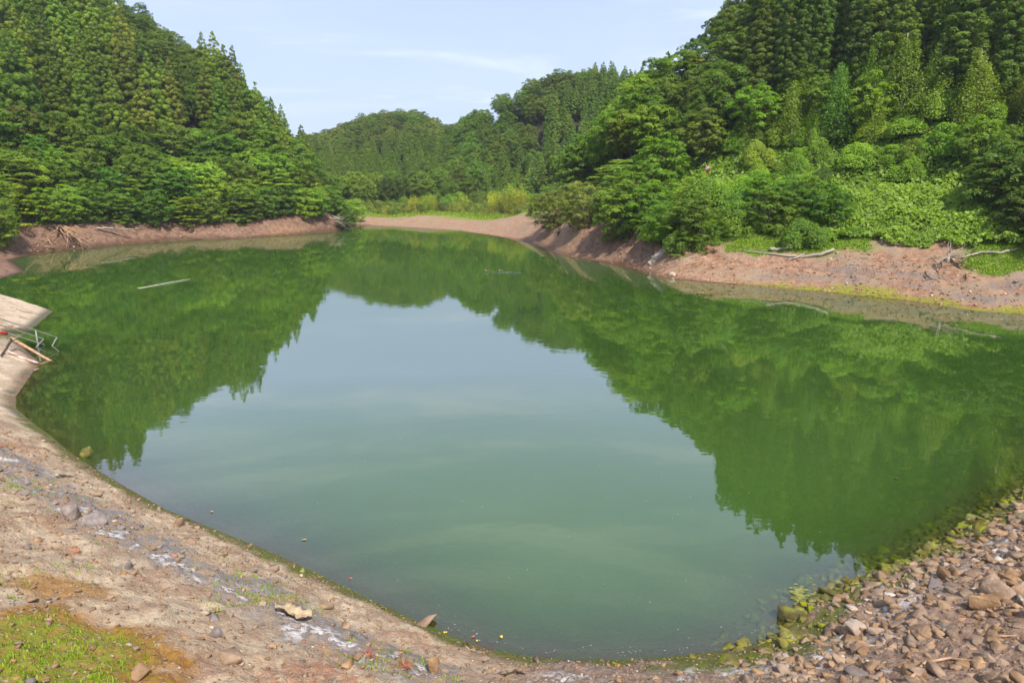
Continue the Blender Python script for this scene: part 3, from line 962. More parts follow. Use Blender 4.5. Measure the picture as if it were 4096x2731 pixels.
PROTO = {
    "cedar": [cedar_proto(100 + k) for k in range(6)],
    "broad": [broad_proto(200 + k) for k in range(5)],
    "dense": [broad_proto(250 + k, 9.0, 3.9, 60, 0.85, 0.21, 370, False, 0.12, 0.1) for k in range(3)],
    "tier": [broad_proto(300 + k, 7.5, 4.0, 40, 0.3, 0.21, 380, True, 0.15) for k in range(3)],
    "shore": [broad_proto(350 + k, 7.5, 3.8, 58, 0.62, 0.21, 360, k == 1, -0.10, 0.3) for k in range(4)],
    "willow": [broad_proto(400 + k, 7.0, 4.0, 80, 0.9, 0.17, 480, False, -0.02, 0.5, M_BARK, (0.2, 0.3)) for k in range(2)],
    "mound": [mound_proto(500 + k) for k in range(4)],
    "vine": [vine_proto(600 + k) for k in range(3)],
    "bamboo": [bamboo_proto(700 + k) for k in range(2)],
}
PARTS = {"cedar": ("crown", "trunk"), "shore": ("crown", "trunk"), "broad": ("crown", "trunk"), "dense": ("crown", "trunk"), "tier": ("crown", "trunk"),
         "willow": ("crown", "trunk"), "mound": ("foliage", "stems"), "vine": ("foliage", "trunk"), "bamboo": ("leaves", "culms")}
NAMES = {"cedar": "cedar_tree", "shore": "shore_tree", "broad": "broadleaf_tree", "dense": "evergreen_oak", "tier": "layered_tree", "willow": "willow_tree",
         "mound": "shrub", "vine": "vine_draped_tree", "bamboo": "bamboo_clump"}
CATS = {"cedar": "cedar", "shore": "tree", "broad": "tree", "dense": "tree", "tier": "tree", "willow": "willow", "mound": "shrub", "vine": "tree", "bamboo": "bamboo"}

def plant(kind, x, y, z, s, color, label, group=None, sz=None, var=None, rot=None, tilt=(0, 0)):
    k = rng.integers(0, len(PROTO[kind])) if var is None else var
    cr, tk = PROTO[kind][k]
    root = empty(NAMES[kind], (x, y, z))
    root.rotation_euler = (tilt[0], tilt[1], rng.uniform(0, 6.28) if rot is None else rot)
    root.scale = (s, s, sz or s)
    a = obj(PARTS[kind][0], cr, root)
    a.color = (*color, 1)
    obj(PARTS[kind][1], tk, root)
    tag(root, label, CATS[kind], group)
    return root

def jcol(c, v=0.12):
    f = float(np.clip(1 + rng.normal(0, v), 0.76, 1.24))
    return tuple(float(np.clip(k * f * (1 + rng.normal(0, v * 0.4)), 0.004, 0.6)) for k in c)

CED, CED_FAR, CED_DARK = (0.098, 0.168, 0.030), (0.112, 0.200, 0.050), (0.056, 0.112, 0.020)
BRD, BRD_LIGHT, BRD_DARK = (0.095, 0.180, 0.028), (0.140, 0.235, 0.032), (0.085, 0.145, 0.032)
VINE, GREYGREEN, YELLOW = (0.125, 0.225, 0.028), (0.105, 0.145, 0.052), (0.28, 0.31, 0.04)

def grid_points(x0, x1, y0, y1, sp, jit=0.38, seed=1):
    g = np.random.default_rng(seed)
    xs, ys = np.meshgrid(np.arange(x0, x1, sp), np.arange(y0, y1, sp * 0.87), indexing='ij')
    xs = xs + (np.arange(ys.shape[1]) % 2)[None, :] * sp * 0.5
    xs = xs + g.uniform(-jit, jit, xs.shape) * sp
    ys = ys + g.uniform(-jit, jit, ys.shape) * sp
    return xs.ravel(), ys.ravel()

def field(sp, seed, dmin, dmax, amin, amax):
    a = [polar(q, dd) for q in np.linspace(amin, amax, 20) for dd in (dmin, dmax)]
    a = np.array(a)
    x, y = grid_points(a[:, 0].min(), a[:, 0].max(), a[:, 1].min(), a[:, 1].max(), sp, seed=seed)
    d, az = np.hypot(x, y), np.degrees(np.arctan2(x, y))
    k = (d > dmin) & (d < dmax) & (az > amin) & (az < amax)
    x, y, d, az = x[k], y[k], d[k], az[k]
    z, t = height_full(x, y)
    px, py = project(np.stack([x, y, z], 1))
    return [dict(x=a, y=b, d=c, az=e, z=f, t=g, px=h, py=i) for a, b, c, e, f, g, h, i in zip(x, y, d, az, z, t, px, py)]

LCREST_AZ = [-45, -36.5, -32.6, -29, -26, -22.7, -20.7, -19, -17, -15.2, -13.5]
LCREST_D = [220, 222, 220, 214, 209, 199, 189, 179, 169, 163, 158]
RCREST_AZ = [4, 7, 9.3, 10.7, 13, 16, 20, 24.5, 30, 37, 48]
RCREST_D = [104, 112, 116, 118, 112, 121, 127, 127, 125, 123, 120]
SHORE_R = lambda az: float(np.interp(az, [9.3, 10.7, 13, 16, 20, 24.5, 30, 37, 48], [76, 71.5, 66, 65, 63.5, 61.5, 59, 57, 56]))

plants = []      # (kind, point, scale, scale z, colour, label, group)
def put(kind, p, s, c, label, group, sz=None):
    plants.append((kind, p, s, sz or s, c, label, group))

# --- left hill
for p in field(4.7, 11, 118, 235, -43, -12.9):
    if p["t"] < (15 if p["az"] < -20 else 7) or p["d"] > np.interp(p["az"], LCREST_AZ, LCREST_D) + 6:
        continue
    n = vnoise(np.array([p["x"] * 0.055]), np.array([p["y"] * 0.055]), 91)[0]
    ridge = p["az"] < -23.2 and p["d"] > np.interp(p["az"], LCREST_AZ, LCREST_D) - 42 and p["az"] > -30
    if ridge:
        if rng.random() < 0.62:
            put("dense", p, rng.uniform(0.85, 1.15), jcol(BRD_DARK), "dark rounded tree on the left hill crest", "rounded trees on the crest of the left hill")
    elif p["t"] < (19 + 7 * n if p["az"] < -20 else 7.5 + 3 * n) or (n > 0.80 and rng.random() < 0.6):
        if rng.random() < 0.88:
            put("broad", p, rng.uniform(0.85, 1.25), jcol(BRD, 0.16), "leafy tree among the left hill cedars", "leafy trees among the cedars of the left hill")
    else:
        up = np.interp(p["az"], LCREST_AZ, LCREST_D) - p["d"]
        s = rng.uniform(0.62, 0.72) if p["az"] > -15.6 else rng.uniform(0.80, 1.02) if (up < 14 or p["az"] > -20) else rng.uniform(0.98, 1.32)
        put("cedar", p, s * rng.uniform(0.84, 1.06), jcol(CED, 0.17), "pointed cedar on the left hill", "cedars on the left hill", s)
for p in field(3.9, 12, 105, 185, -43, -12.6):
    if not (2.0 < p["t"] < (15.5 if p["az"] < -20 else 8.0)):
        continue
    front = p["t"] < 6.0
    if rng.random() < (0.0 if front else 0.18):
        continue
    kind = "tier" if rng.random() < 0.18 else "broad"
    c = jcol(BRD_LIGHT if rng.random() < 0.36 else BRD, 0.18)
    if front:
        put("shore", p, rng.uniform(0.60, 0.85), c, "leafy tree overhanging the left bank", "trees overhanging the left shore")
    else:
        put(kind, p, rng.uniform(0.8, 1.1), c, "leafy tree on the lower left slope", "leafy trees on the lower left slope")
for p in field(3.3, 24, 140, 205, -21.5, -13.6):
    up = np.interp(p["az"], LCREST_AZ, LCREST_D) - p["d"]
    if -4 < up < 9 and p["t"] > 7:
        s = rng.uniform(0.55, 0.66) if p["az"] > -15.6 else rng.uniform(0.66, 0.84)
        put("cedar", p, s * rng.uniform(0.95, 1.15), jcol(CED, 0.14), "skyline cedar on the left spur", "skyline cedars of the left hill", s)
# --- far hill across the lake
for p in field(4.3, 13, 206, 312, -17.2, -2.5):
    if p["d"] < 213 and rng.random() < 0.5:
        continue
    mid = p["az"] > -8 and p["d"] < 190 + (p["az"] + 8) * 16
    ridge = p["d"] > 264
    if ridge or mid or p["d"] < 222:
        if rng.random() < 0.75:
            put("dense", p, rng.uniform(0.60, 0.82) if ridge else rng.uniform(0.8, 1.1), jcol((0.095, 0.17, 0.038) if not ridge else (0.105, 0.16, 0.048), 0.15), "rounded tree on the far hill", "rounded trees on the far hill")
    else:
        s = rng.uniform(0.46, 0.62)
        put("cedar", p, s * 1.25, jcol(CED_FAR, 0.12), "slender cedar on the far hill", "cedars on the far hill", s)
# --- middle hill behind the head of the lake
for p in field(4.4, 14, 188, 246, -5.5, 12.2):
    if p["z"] < 4.2:
        continue
    n = vnoise(np.array([p["x"] * 0.05]), np.array([p["y"] * 0.05]), 17)[0]
    ced = (p["az"] > 2.5 and n < 0.66 and (p["d"] < 222 or p["az"] > 6.5)) or (p["z"] < 13 and n > 0.42 and p["az"] > -3)
    if ced:
        s = rng.uniform(0.54, 0.76)
        put("cedar", p, s * 1.15, jcol(CED_FAR, 0.13), "pointed cedar on the middle hill", "cedars on the middle hill", s)
    elif rng.random() < 0.85:
        put("dense", p, rng.uniform(0.66, 0.92), jcol(BRD_DARK, 0.15), "rounded dark tree on the middle hill", "rounded trees on the middle hill")
# --- saddle between the middle hill and the inner headland
for p in field(5.2, 15, 104, 190, 2.5, 12.5):
    if p["t"] < 9 or p["z"] < 3.2 or (p["az"] < 4.5 and p["d"] < 178):
        continue
    if p["d"] < np.interp(p["az"], RCREST_AZ, RCREST_D):
        continue
    if rng.random() < 0.55:
        s = rng.uniform(0.62, 0.85)
        put("cedar", p, s * 1.15, jcol(CED, 0.12), "bright cedar behind the inner headland", "cedars behind the inner headland", s)
    else:
        put("broad", p, rng.uniform(0.8, 1.1), jcol(BRD, 0.15), "leafy tree behind the inner headland", "leafy trees behind the inner headland")
# --- inner headland
for p in field(4.3, 16, 78, 122, 5.6, 12.6):
    if p["t"] < 3.2 or p["d"] > np.interp(p["az"], RCREST_AZ, RCREST_D) + 2:
        continue
    if p["az"] < 6.8 and p["t"] < 9:
        continue
    tierk = rng.random() < 0.12
    s = rng.uniform(0.72, 0.95) if p["t"] < 10 else rng.uniform(0.9, 1.2)
    put("shore" if p["t"] < 10 else "tier" if tierk else "broad", p, s, jcol((0.115, 0.205, 0.028), 0.14),
        "leafy tree overhanging the inner headland bank" if p["t"] < 10 else "leafy tree on the slope of the inner headland",
        "trees overhanging the inner headland bank" if p["t"] < 10 else "trees on the inner headland slope")
# --- right hill
for p in field(3.6, 17, 84, 132, 11.0, 43):
    ds = SHORE_R(p["az"])
    if p["d"] < ds + 26 or p["d"] > np.interp(p["az"], RCREST_AZ, RCREST_D) + 3:
        continue
    u = p["d"] - ds
    n = vnoise(np.array([p["x"] * 0.07]), np.array([p["y"] * 0.07]), 71)[0]
    if p["az"] < 18.3:
        if rng.random() < 0.62:
            put("dense" if rng.random() < 0.6 else "broad", p, rng.uniform(0.72, 1.0), jcol(BRD_DARK if n < 0.6 else BRD, 0.14),
                "leafy tree on the right hill's shoulder", "leafy trees on the shoulder of the right hill")
    elif u > 33.0:
        s = rng.uniform(0.80, 1.02)
        put("cedar", p, s * rng.uniform(1.0, 1.25), jcol(CED_DARK, 0.12), "dark tufted cedar on the right hill", "dark cedars on the right hill", s)
    elif False:
        put("mound", p, rng.uniform(0.75, 1.15), jcol(VINE if n > 0.45 else BRD, 0.14),
            "vine covered shrub above the creeper slope", "vine covered shrubs above the road", rng.uniform(0.65, 1.0))
for p in field(3.0, 28, 82, 108, 17.6, 43):
    u = p["d"] - SHORE_R(p["az"])
    if 24.5 < u < 33.5 and rng.random() < 0.9:
        n = vnoise(np.array([p["x"] * 0.09]), np.array([p["y"] * 0.09]), 72)[0]
        put("broad" if rng.random() < 0.10 else "mound", p, rng.uniform(0.62, 1.1) * 0.9, jcol(VINE if n > 0.4 else BRD, 0.16),
            "vine covered shrub above the creeper slope", "vine covered shrubs above the road", rng.uniform(0.5, 1.05))
for p in field(2.9, 18, 84, 112, 17.6, 42):
    u = p["d"] - SHORE_R(p["az"])
    if 29.5 < u < 36.5 and rng.random() < 0.80:
        s = rng.uniform(0.45, 1.0)
        put("vine", p, s * 1.15, jcol((0.112, 0.195, 0.026), 0.16), "vine draped trunk before the dark cedars", "vine draped trunks on the right hill", s)
# shrubs between the right bank and the road
for p in field(3.0, 19, 64, 92, 11.4, 25.0):
    u = p["d"] - SHORE_R(p["az"])
    lim = 4.6 if p["az"] < 13.5 else 6.2 if p["az"] < 15.0 else 9.4
    if lim < u < 21 and not (14.5 < p["az"] < 16.6 and u > 16.0):
        k = "shore" if rng.random() < 0.45 and u < 16 else "mound"
        s = rng.uniform(0.55, 0.74) if k == "shore" else rng.uniform(0.75, 1.1)
        put(k, p, s, jcol(VINE if rng.random() < 0.55 else BRD, 0.14), "leafy bush along the right bank top", "bushes along the right bank",
            s * (0.80 if u > 15.5 else 0.95))
for p in field(3.3, 22, 66, 86, 24.0, 36.0):
    u = p["d"] - SHORE_R(p["az"])
    if 11.5 < u < 21 and rng.random() < 0.5:
        s = rng.uniform(0.4, 0.75)
        put("mound", p, s, jcol(VINE, 0.16), "low leafy hump on the creeper slope", "humps on the creeper slope", s * rng.uniform(0.45, 0.75))
for p in field(3.4, 20, 62, 92, 34.6, 43):
    u = p["d"] - SHORE_R(p["az"])
    if 10.5 < u < 24:
        put("shore", p, rng.uniform(0.6, 0.9), jcol(BRD_DARK, 0.12), "dark tree overhanging the bank's right end", "trees overhanging the right end of the bank")
# --- shrubs and bamboo behind the far beach
for p in field(3.5, 21, 150, 214, -12.7, 4.6):
    gl0 = np.interp(p["az"], [-13, -8, -4, 0, 3, 5], [194, 186, 182, 180, 163, 134])
    if p["t"] < 8 or p["d"] < gl0 + 5 or p["d"] > gl0 + 30:
        continue
    u = p["d"] - gl0
    s = rng.uniform(0.75, 1.05) * (1.0 if u < 14 else 1.35)
    put("mound", p, s, jcol((0.125, 0.18, 0.045) if u < 14 else BRD, 0.16), "low bush behind the far beach", "bushes behind the far beach", s * rng.uniform(0.75, 1.1))
for (px, d, s) in ((2040, 186, 1.1), (2065, 187, 1.25), (2010, 188, 1.0), (1985, 189, 1.0), (2090, 186, 0.9), (1700, 192, 0.85), (1660, 194, 0.8), (1730, 193, 0.75), (1850, 191, 0.8)):
    az = math.degrees(math.atan2((px - 2048) , 2795))
    q = polar(az, d)
    zz = H(*q)
    lab = "yellowish bamboo right of the far thicket" if px > 1950 else "pale bamboo amid the far thicket"
    put("bamboo", dict(x=q[0], y=q[1], z=zz, d=d, px=px), s, jcol((0.22, 0.27, 0.05), 0.1), lab, "bamboo at the right end of the far thicket" if px > 1950 else "bamboo in the middle of the far thicket")

# single trees that stand out
def single(kind, px, py, d, s, color, label, sz=None, var=0, dz=0.0, rot=0.5):
    q = at_d(px, py, d)
    z = H(q[0], q[1])
    return plant(kind, q[0], q[1], z + dz, s, color, label, None, sz, var, rot)

single("willow", 2330, 900, 95, 1.0, (0.15, 0.205, 0.07), "grey green willow with a dark trunk at the end of the inner headland", 0.95, 0, -0.9)
single("mound", 2835, 780, 79.5, 1.2, VINE, "rounded vine bush right in front of the road mirror post", 1.62, 1)
single("willow", 2215, 880, 112, 1.1, (0.155, 0.19, 0.06), "paler willow left of the dark trunked willow by the far beach", 0.92, 1, -0.9)
single("shore", 730, 870, 134.5, 0.80, (0.15, 0.225, 0.025), "yellow green layered tree overhanging the middle of the left bank", 0.62, 1)
single("tier", 560, 560, 152, 1.15, (0.12, 0.175, 0.03), "wide flat topped pale green tree below the left cedars", 1.0, 0)
single("dense", 500, 470, 160, 0.72, (0.085, 0.105, 0.055), "grey green round tree between cedars on the left hill", 0.75, 1)
single("tier", 640, 330, 178, 1.05, (0.10, 0.145, 0.035), "pale layered tree high among the left cedars", 1.3, 2)
single("broad", 1565, 690, 218, 1.0, YELLOW, "yellow green tree at the foot of the far hill", 0.85, 0)
single("broad", 60, 640, 140, 1.15, (0.085, 0.105, 0.032), "olive brown tree at the left edge above the shore", 1.1, 2)
single("broad", 2800, 200, 112, 0.78, (0.19, 0.21, 0.05), "pale yellow flowering tree on the skyline of the right hill", 0.75, 3)
single("shore", 2770, 870, 72.5, 0.72, (0.100, 0.165, 0.024), "light green bush tree leaning over the near right bank", 0.82, 1)
single("shore", 1385, 880, 153.5, 0.60, (0.085, 0.155, 0.022), "bright leafy tree at the tip of the left headland", 0.60, 3)

# ------------------------------------------------------------------ individuals first, the rest of the wood as stuff
rest, order = {}, {}
for i, pl in enumerate(plants):
    order.setdefault(pl[0], []).append(i)
chosen = []
for kind, ids in order.items():
    ids.sort(key=lambda i: plants[i][1]["d"] * (1.0 if abs(plants[i][1]["px"] - 2048) < 2150 else 3.0))
    chosen += ids[:285]
    for i in ids[285:]:
        rest.setdefault(kind, []).append(plants[i])
# each label names the row, the place along the row and what sets the plant apart from its neighbours
label_of = {}
by_label = {}
for i in chosen:
    by_label.setdefault(plants[i][5], []).append(i)
SIDES = ["far left", "left of centre", "centre", "right of centre", "far right"]
ROWS = ["front row", "second row", "middle rows", "upper rows", "topmost rows"]
for lab, ids in by_label.items():
    n = len(ids)
    if n == 1:
        label_of[ids[0]] = lab
        continue
    nb = 1 if n < 6 else 3 if n < 30 else 5
    ns_ = 3 if n < 12 else 5
    rd = {i: k for k, i in enumerate(sorted(ids, key=lambda i: plants[i][1]["d"]))}
    cells = {}
    for row in range(nb):
        members = sorted([i for i in ids if rd[i] * nb // n == row], key=lambda i: plants[i][1]["px"])
        for k, i in enumerate(members):
            cells.setdefault((row, k * ns_ // len(members)), []).append(i)
    for (row, sd), mem in cells.items():
        rown = ROWS[row] if nb == 5 else [ROWS[0], ROWS[2], ROWS[4]][row] if nb == 3 else ""
        sidn = SIDES[sd] if ns_ == 5 else [SIDES[0], SIDES[2], SIDES[4]][sd]
        left = list(mem)
        lum = lambda i: sum(plants[i][4])
        tricks = [("tallest", lambda i: plants[i][3]), ("palest", lum), ("darkest", lambda i: -lum(i)), ("smallest", lambda i: -plants[i][3]),
                  ("yellowest", lambda i: plants[i][4][0] / plants[i][4][1]), ("widest", lambda i: plants[i][2])]
        for tr in tricks:
            if not left:
                break
            i = max(left, key=tr[1])
            left.remove(i)
            label_of[i] = ", ".join(q for q in (lab, rown, sidn, tr[0] + " there" if len(mem) > 1 else "") if q)
        for i in left:
            label_of[i] = ", ".join(q for q in (lab, rown, sidn) if q)
for i in chosen:
    kd, p, s, sz, c, lab, grp = plants[i]
    plant(kd, p["x"], p["y"], p["z"] - 0.15, s, c, label_of[i], grp, sz, tilt=(rng.normal(0, 0.03), rng.normal(0, 0.03)))

def forest_object(name, kd, items, label):
    n = len(items)
    me = bpy.data.meshes.new(name)
    me.vertices.add(n)
    me.vertices.foreach_set("co", np.array([(q[1]["x"], q[1]["y"], q[1]["z"] - 0.15) for q in items], dtype=np.float32).ravel())
    a = me.attributes.new("turn", 'FLOAT_VECTOR', 'POINT')
    a.data.foreach_set("vector", np.stack([np.zeros(n), np.zeros(n), rng.uniform(0, 6.28, n)], 1).astype(np.float32).ravel())
    a = me.attributes.new("size", 'FLOAT_VECTOR', 'POINT')
    a.data.foreach_set("vector", np.array([(q[2], q[2], q[3]) for q in items], dtype=np.float32).ravel())
    a = me.attributes.new("which", 'INT', 'POINT')
    a.data.foreach_set("value", rng.integers(0, len(PROTO[kd]), n).astype(np.int32))
    o = obj(name, me)
    o.color = (*np.mean([q[4] for q in items], axis=0), 1)
    tag(o, label, None, None, "stuff")
    ng = bpy.data.node_groups.new(name, 'GeometryNodeTree')
    ng.interface.new_socket("Geometry", in_out='INPUT', socket_type='NodeSocketGeometry')
    ng.interface.new_socket("Geometry", in_out='OUTPUT', socket_type='NodeSocketGeometry')
    gi, go = ng.nodes.new("NodeGroupInput"), ng.nodes.new("NodeGroupOutput")
    join = ng.nodes.new("GeometryNodeJoinGeometry")
    for (cr, tk) in PROTO[kd]:
        sub = ng.nodes.new("GeometryNodeJoinGeometry")
        for me2 in (cr, tk):
            src = next(q for q in bpy.data.objects if q.data == me2)
            inf = ng.nodes.new("GeometryNodeObjectInfo")
            inf.transform_space = 'ORIGINAL'
            inf.inputs["Object"].default_value = src
            ng.links.new(inf.outputs["Geometry"], sub.inputs[0])
        g2i = ng.nodes.new("GeometryNodeGeometryToInstance")
        ng.links.new(sub.outputs[0], g2i.inputs[0])
        ng.links.new(g2i.outputs[0], join.inputs[0])
    iop = ng.nodes.new("GeometryNodeInstanceOnPoints")
    iop.inputs["Pick Instance"].default_value = True
    def named(nm, typ):
        q = ng.nodes.new("GeometryNodeInputNamedAttribute")
        q.data_type = typ
        q.inputs["Name"].default_value = nm
        return q.outputs["Attribute"]
    ng.links.new(gi.outputs[0], iop.inputs["Points"])
    ng.links.new(join.outputs[0], iop.inputs["Instance"])
    ng.links.new(named("which", 'INT'), iop.inputs["Instance Index"])
    ng.links.new(named("turn", 'FLOAT_VECTOR'), iop.inputs["Rotation"])
    ng.links.new(named("size", 'FLOAT_VECTOR'), iop.inputs["Scale"])
    ng.links.new(iop.outputs[0], go.inputs[0])
    md = o.modifiers.new("trees", 'NODES')
    md.node_group = ng
    return o
FOREST = {"cedar": ("cedar_forest", "distant cedar wood covering the upper slopes"), "broad": ("broadleaf_forest", "distant leafy wood on the slopes"),
          "dense": ("evergreen_forest", "distant rounded trees merging into one wood"), "tier": ("layered_forest", "distant layered trees merging into one wood"),
          "shore": ("shore_wood", "leafy trees merging along the far shore"), "mound": ("undergrowth", "distant low bushes merging into one thicket")}
for kd, items in rest.items():
    nm, lab = FOREST[kd]
    forest_object(nm, kd, items, lab)
print("PLANTS", {k: len(v) for k, v in order.items()}, {k: len(v) for k, v in rest.items()})

# ------------------------------------------------------------------ creeper carpet on the slope below the road
def carpet(name, pts, lean, leaf, color, label, mat=M_LEAF, lift=(0.05, 0.5), wid=0.85):
    g = np.random.default_rng(len(pts))
    x, y = pts[:, 0], pts[:, 1]
    z = height_full(x, y)[0]
    n = len(x)
    hump = np.clip(0.5 + 0.8 * fbm(x * 0.55, y * 0.55, 61, 4), 0, 1.2)
    z = z + lift[0] + (lift[1] - lift[0]) * np.clip(hump * g.uniform(0.5, 1.1, n), 0, 1)
    nn = unit(np.stack([g.normal(0, .65, n) + lean[0], g.normal(0, .65, n) + lean[1], np.full(n, 0.8)], 1))
    t = unit(np.stack([g.normal(0, 1, n), g.normal(0, 1, n), g.normal(0, .4, n) - 0.3], 1))
    t = t - nn * (t * nn).sum(1, keepdims=True)
    L = leaf * np.clip(g.lognormal(-0.05, 0.42, n), 0.35, 2.0)
    V, F = cards(np.stack([x, y, z], 1), t, nn, L, L * wid)
    T = np.clip(0.25 + 0.4 * hump + g.normal(0, 0.16, n), 0, 0.96)
    o = obj(name, leaf_mesh(name, V, F, T, mat))
    o.color = (*color, 1)
    return tag(o, label, None, None, "stuff")
g = np.random.default_rng(5)
n = 110000
a, u = g.uniform(11.2, 42, n), g.uniform(9.2, 25.5, n)
dd = np.array([SHORE_R(q) for q in a]) + u
xx, yy = np.sin(np.radians(a)) * dd, np.cos(np.radians(a)) * dd
low = np.interp(a, [11, 14, 17, 24, 30, 36, 42], [8.5, 8.5, 11.3, 11.2, 10.2, 11, 11]) + 0.8 * fbm(a * 2.0, a * 0, 3, 3)
k = (u > low) & (u < 21.2 + 4 * (g.random(n) < 0.35))
carpet("creeper_vines", np.stack([xx[k], yy[k]], 1), (-0.25, -0.55), 0.21, (0.092, 0.185, 0.024), "dense creeper leaves covering the slope below the road on the right", lift=(0.05, 1.4))
# leafy forest floor so that gaps between trunks are not bare
n = 60000
a = g.uniform(11, 42, n); u = g.uniform(24, 36, n)
dd = np.array([SHORE_R(q) for q in a]) + u
k = g.random(n) < 0.55
carpet("ground_cover", np.stack([np.sin(np.radians(a)) * dd, np.cos(np.radians(a)) * dd], 1)[k], (-0.25, -0.5), 0.30, (0.10, 0.19, 0.028), "low leafy growth on the slope above the road", lift=(0.05, 0.9))
n = 30000
a = g.uniform(-40, -13, n); dd = g.uniform(108, 175, n)
xx, yy = np.sin(np.radians(a)) * dd, np.cos(np.radians(a)) * dd
tt = sdf(xx, yy)
k = (tt > 3.4) & (tt < 22)
carpet("understory", np.stack([xx[k], yy[k]], 1), (0.3, -0.5), 0.42, (0.08, 0.15, 0.026), "low leafy growth under the trees of the left shore", lift=(0.1, 1.3))

# ------------------------------------------------------------------ stones
def icosphere(sub):
    t = (1 + 5 ** 0.5) / 2
    V = [(-1, t, 0), (1, t, 0), (-1, -t, 0), (1, -t, 0), (0, -1, t), (0, 1, t), (0, -1, -t), (0, 1, -t), (t, 0, -1), (t, 0, 1), (-t, 0, -1), (-t, 0, 1)]
    F = [(0, 11, 5), (0, 5, 1), (0, 1, 7), (0, 7, 10), (0, 10, 11), (1, 5, 9), (5, 11, 4), (11, 10, 2), (10, 7, 6), (7, 1, 8),
         (3, 9, 4), (3, 4, 2), (3, 2, 6), (3, 6, 8), (3, 8, 9), (4, 9, 5), (2, 4, 11), (6, 2, 10), (8, 6, 7), (9, 8, 1)]
    V = [np.array(v) / np.linalg.norm(v) for v in V]
    for _ in range(sub):
        cache, F2 = {}, []
        def mid(a, b):
            k = (min(a, b), max(a, b))
            if k not in cache:
                m = V[a] + V[b]
                V.append(m / np.linalg.norm(m))
                cache[k] = len(V) - 1
            return cache[k]
        for a, b, c in F:
            ab, bc, ca = mid(a, b), mid(b, c), mid(c, a)
            F2 += [(a, ab, ca), (b, bc, ab), (c, ca, bc), (ab, bc, ca)]
        F = F2
    return np.array(V), np.array(F)
ICO0, ICO1, ICO2 = icosphere(0), icosphere(1), icosphere(2)

import bmesh
def rock_verts(base, seed, planes=9, flat=0.65):
    """angular block: convex hull of a few scattered corners with worn edges; returns vertices and triangles"""
    g = np.random.default_rng(seed)
    n = 7 + planes // 2
    P = rand_dirs(n, g)
    P = np.sign(P) * np.abs(P) ** 0.62
    P = P * (1.0, g.uniform(0.6, 0.95), flat * g.uniform(0.75, 1.1)) * g.uniform(0.75, 1.0, (n, 1))
    bm = bmesh.new()
    for p in P:
        bm.verts.new(p)
    res = bmesh.ops.convex_hull(bm, input=bm.verts)
    bmesh.ops.delete(bm, geom=list({v for v in res["geom_interior"] + res["geom_unused"] if isinstance(v, bmesh.types.BMVert)}), context='VERTS')
    if base is not ICO0:
        bmesh.ops.bevel(bm, geom=list(bm.edges), offset=0.05, segments=1, affect='EDGES', clamp_overlap=True)
    bmesh.ops.triangulate(bm, faces=list(bm.faces))
    bm.verts.index_update()
    V = np.array([v.co[:] for v in bm.verts])
    F = np.array([[v.index for v in f.verts] for f in bm.faces])
    bm.free()
    return V, F

def stone_material(name, ca, cb, cc=None, thr=(0.5, 0.65), objvar=0.30):
    m, ns, ls, out = new_mat(name)
    tc = ns.new("ShaderNodeTexCoord")
    oi = ns.new("ShaderNodeObjectInfo")
    va = ns.new("ShaderNodeVectorMath")
    va.operation = 'ADD'
    geo = ns.new("ShaderNodeNewGeometry")
    ls.new(geo.outputs["Position"], va.inputs[0])
    n1 = noise(ns, ls, geo.outputs["Position"], 3.5, 5, 0.6)
    n2 = noise(ns, ls, geo.outputs["Position"], 22, 5, 0.65)
    c = mixc(ns, ls, rng_node(ns, ls, n1, 0.35, 0.65), ca, cb)
    c = mixc(ns, ls, rng_node(ns, ls, n2, 0.5, 0.72, 0, 0.55), c, mixc(ns, ls, 1.0, c, (1.5, 1.45, 1.4), 'MULTIPLY'))
    if cc is not None:
        c = mixc(ns, ls, rng_node(ns, ls, n1, *thr), c, cc)
    hs = ns.new("ShaderNodeHueSaturation")
    ls.new(c, hs.inputs["Color"])
    rnd = mth(ns, ls, 'FRACT', mth(ns, ls, 'ADD', oi.outputs["Random"], attr(ns, "tone")))
    v = mth(ns, ls, 'MULTIPLY_ADD', rnd, objvar)
    v.node.inputs[2].default_value = 1 - objvar / 2
    ls.new(v, hs.inputs["Value"])
    sa = mth(ns, ls, 'MULTIPLY_ADD', mth(ns, ls, 'FRACT', mth(ns, ls, 'MULTIPLY', rnd, 7.3)), 0.35)
    sa.node.inputs[2].default_value = 0.92
    ls.new(sa, hs.inputs["Saturation"])
    p = ns.new("ShaderNodeBsdfPrincipled")
    ls.new(hs.outputs["Color"], p.inputs["Base Color"])
    p.inputs["Roughness"].default_value = 0.88
    p.inputs["Specular IOR Level"].default_value = 0.2
    b = ns.new("ShaderNodeBump")
    b.inputs["Strength"].default_value = 0.7
    b.inputs["Distance"].default_value = 0.03
    ls.new(n2, b.inputs["Height"])
    ls.new(b.outputs[0], p.inputs["Normal"])
    ls.new(p.outputs[0], out.inputs["Surface"])
    return m
M_STONE = stone_material("brown_stone", (0.185, 0.122, 0.08), (0.315, 0.218, 0.145))
M_STONE_GREY = stone_material("grey_stone", (0.15, 0.125, 0.115), (0.27, 0.225, 0.20), (0.30, 0.22, 0.15))
M_STONE_PALE = stone_material("pale_stone", (0.34, 0.265, 0.195), (0.50, 0.42, 0.33))
M_STONE_MOSS = stone_material("mossy_stone", (0.085, 0.08, 0.025), (0.18, 0.145, 0.06), (0.19, 0.22, 0.02))
M_STONE_WHITE = stone_material("crusted_stone", (0.34, 0.26, 0.20), (0.44, 0.36, 0.29), (0.56, 0.50, 0.44), (0.48, 0.60))
M_STONE_RED = stone_material("red_stone", (0.30, 0.14, 0.085), (0.36, 0.20, 0.13))
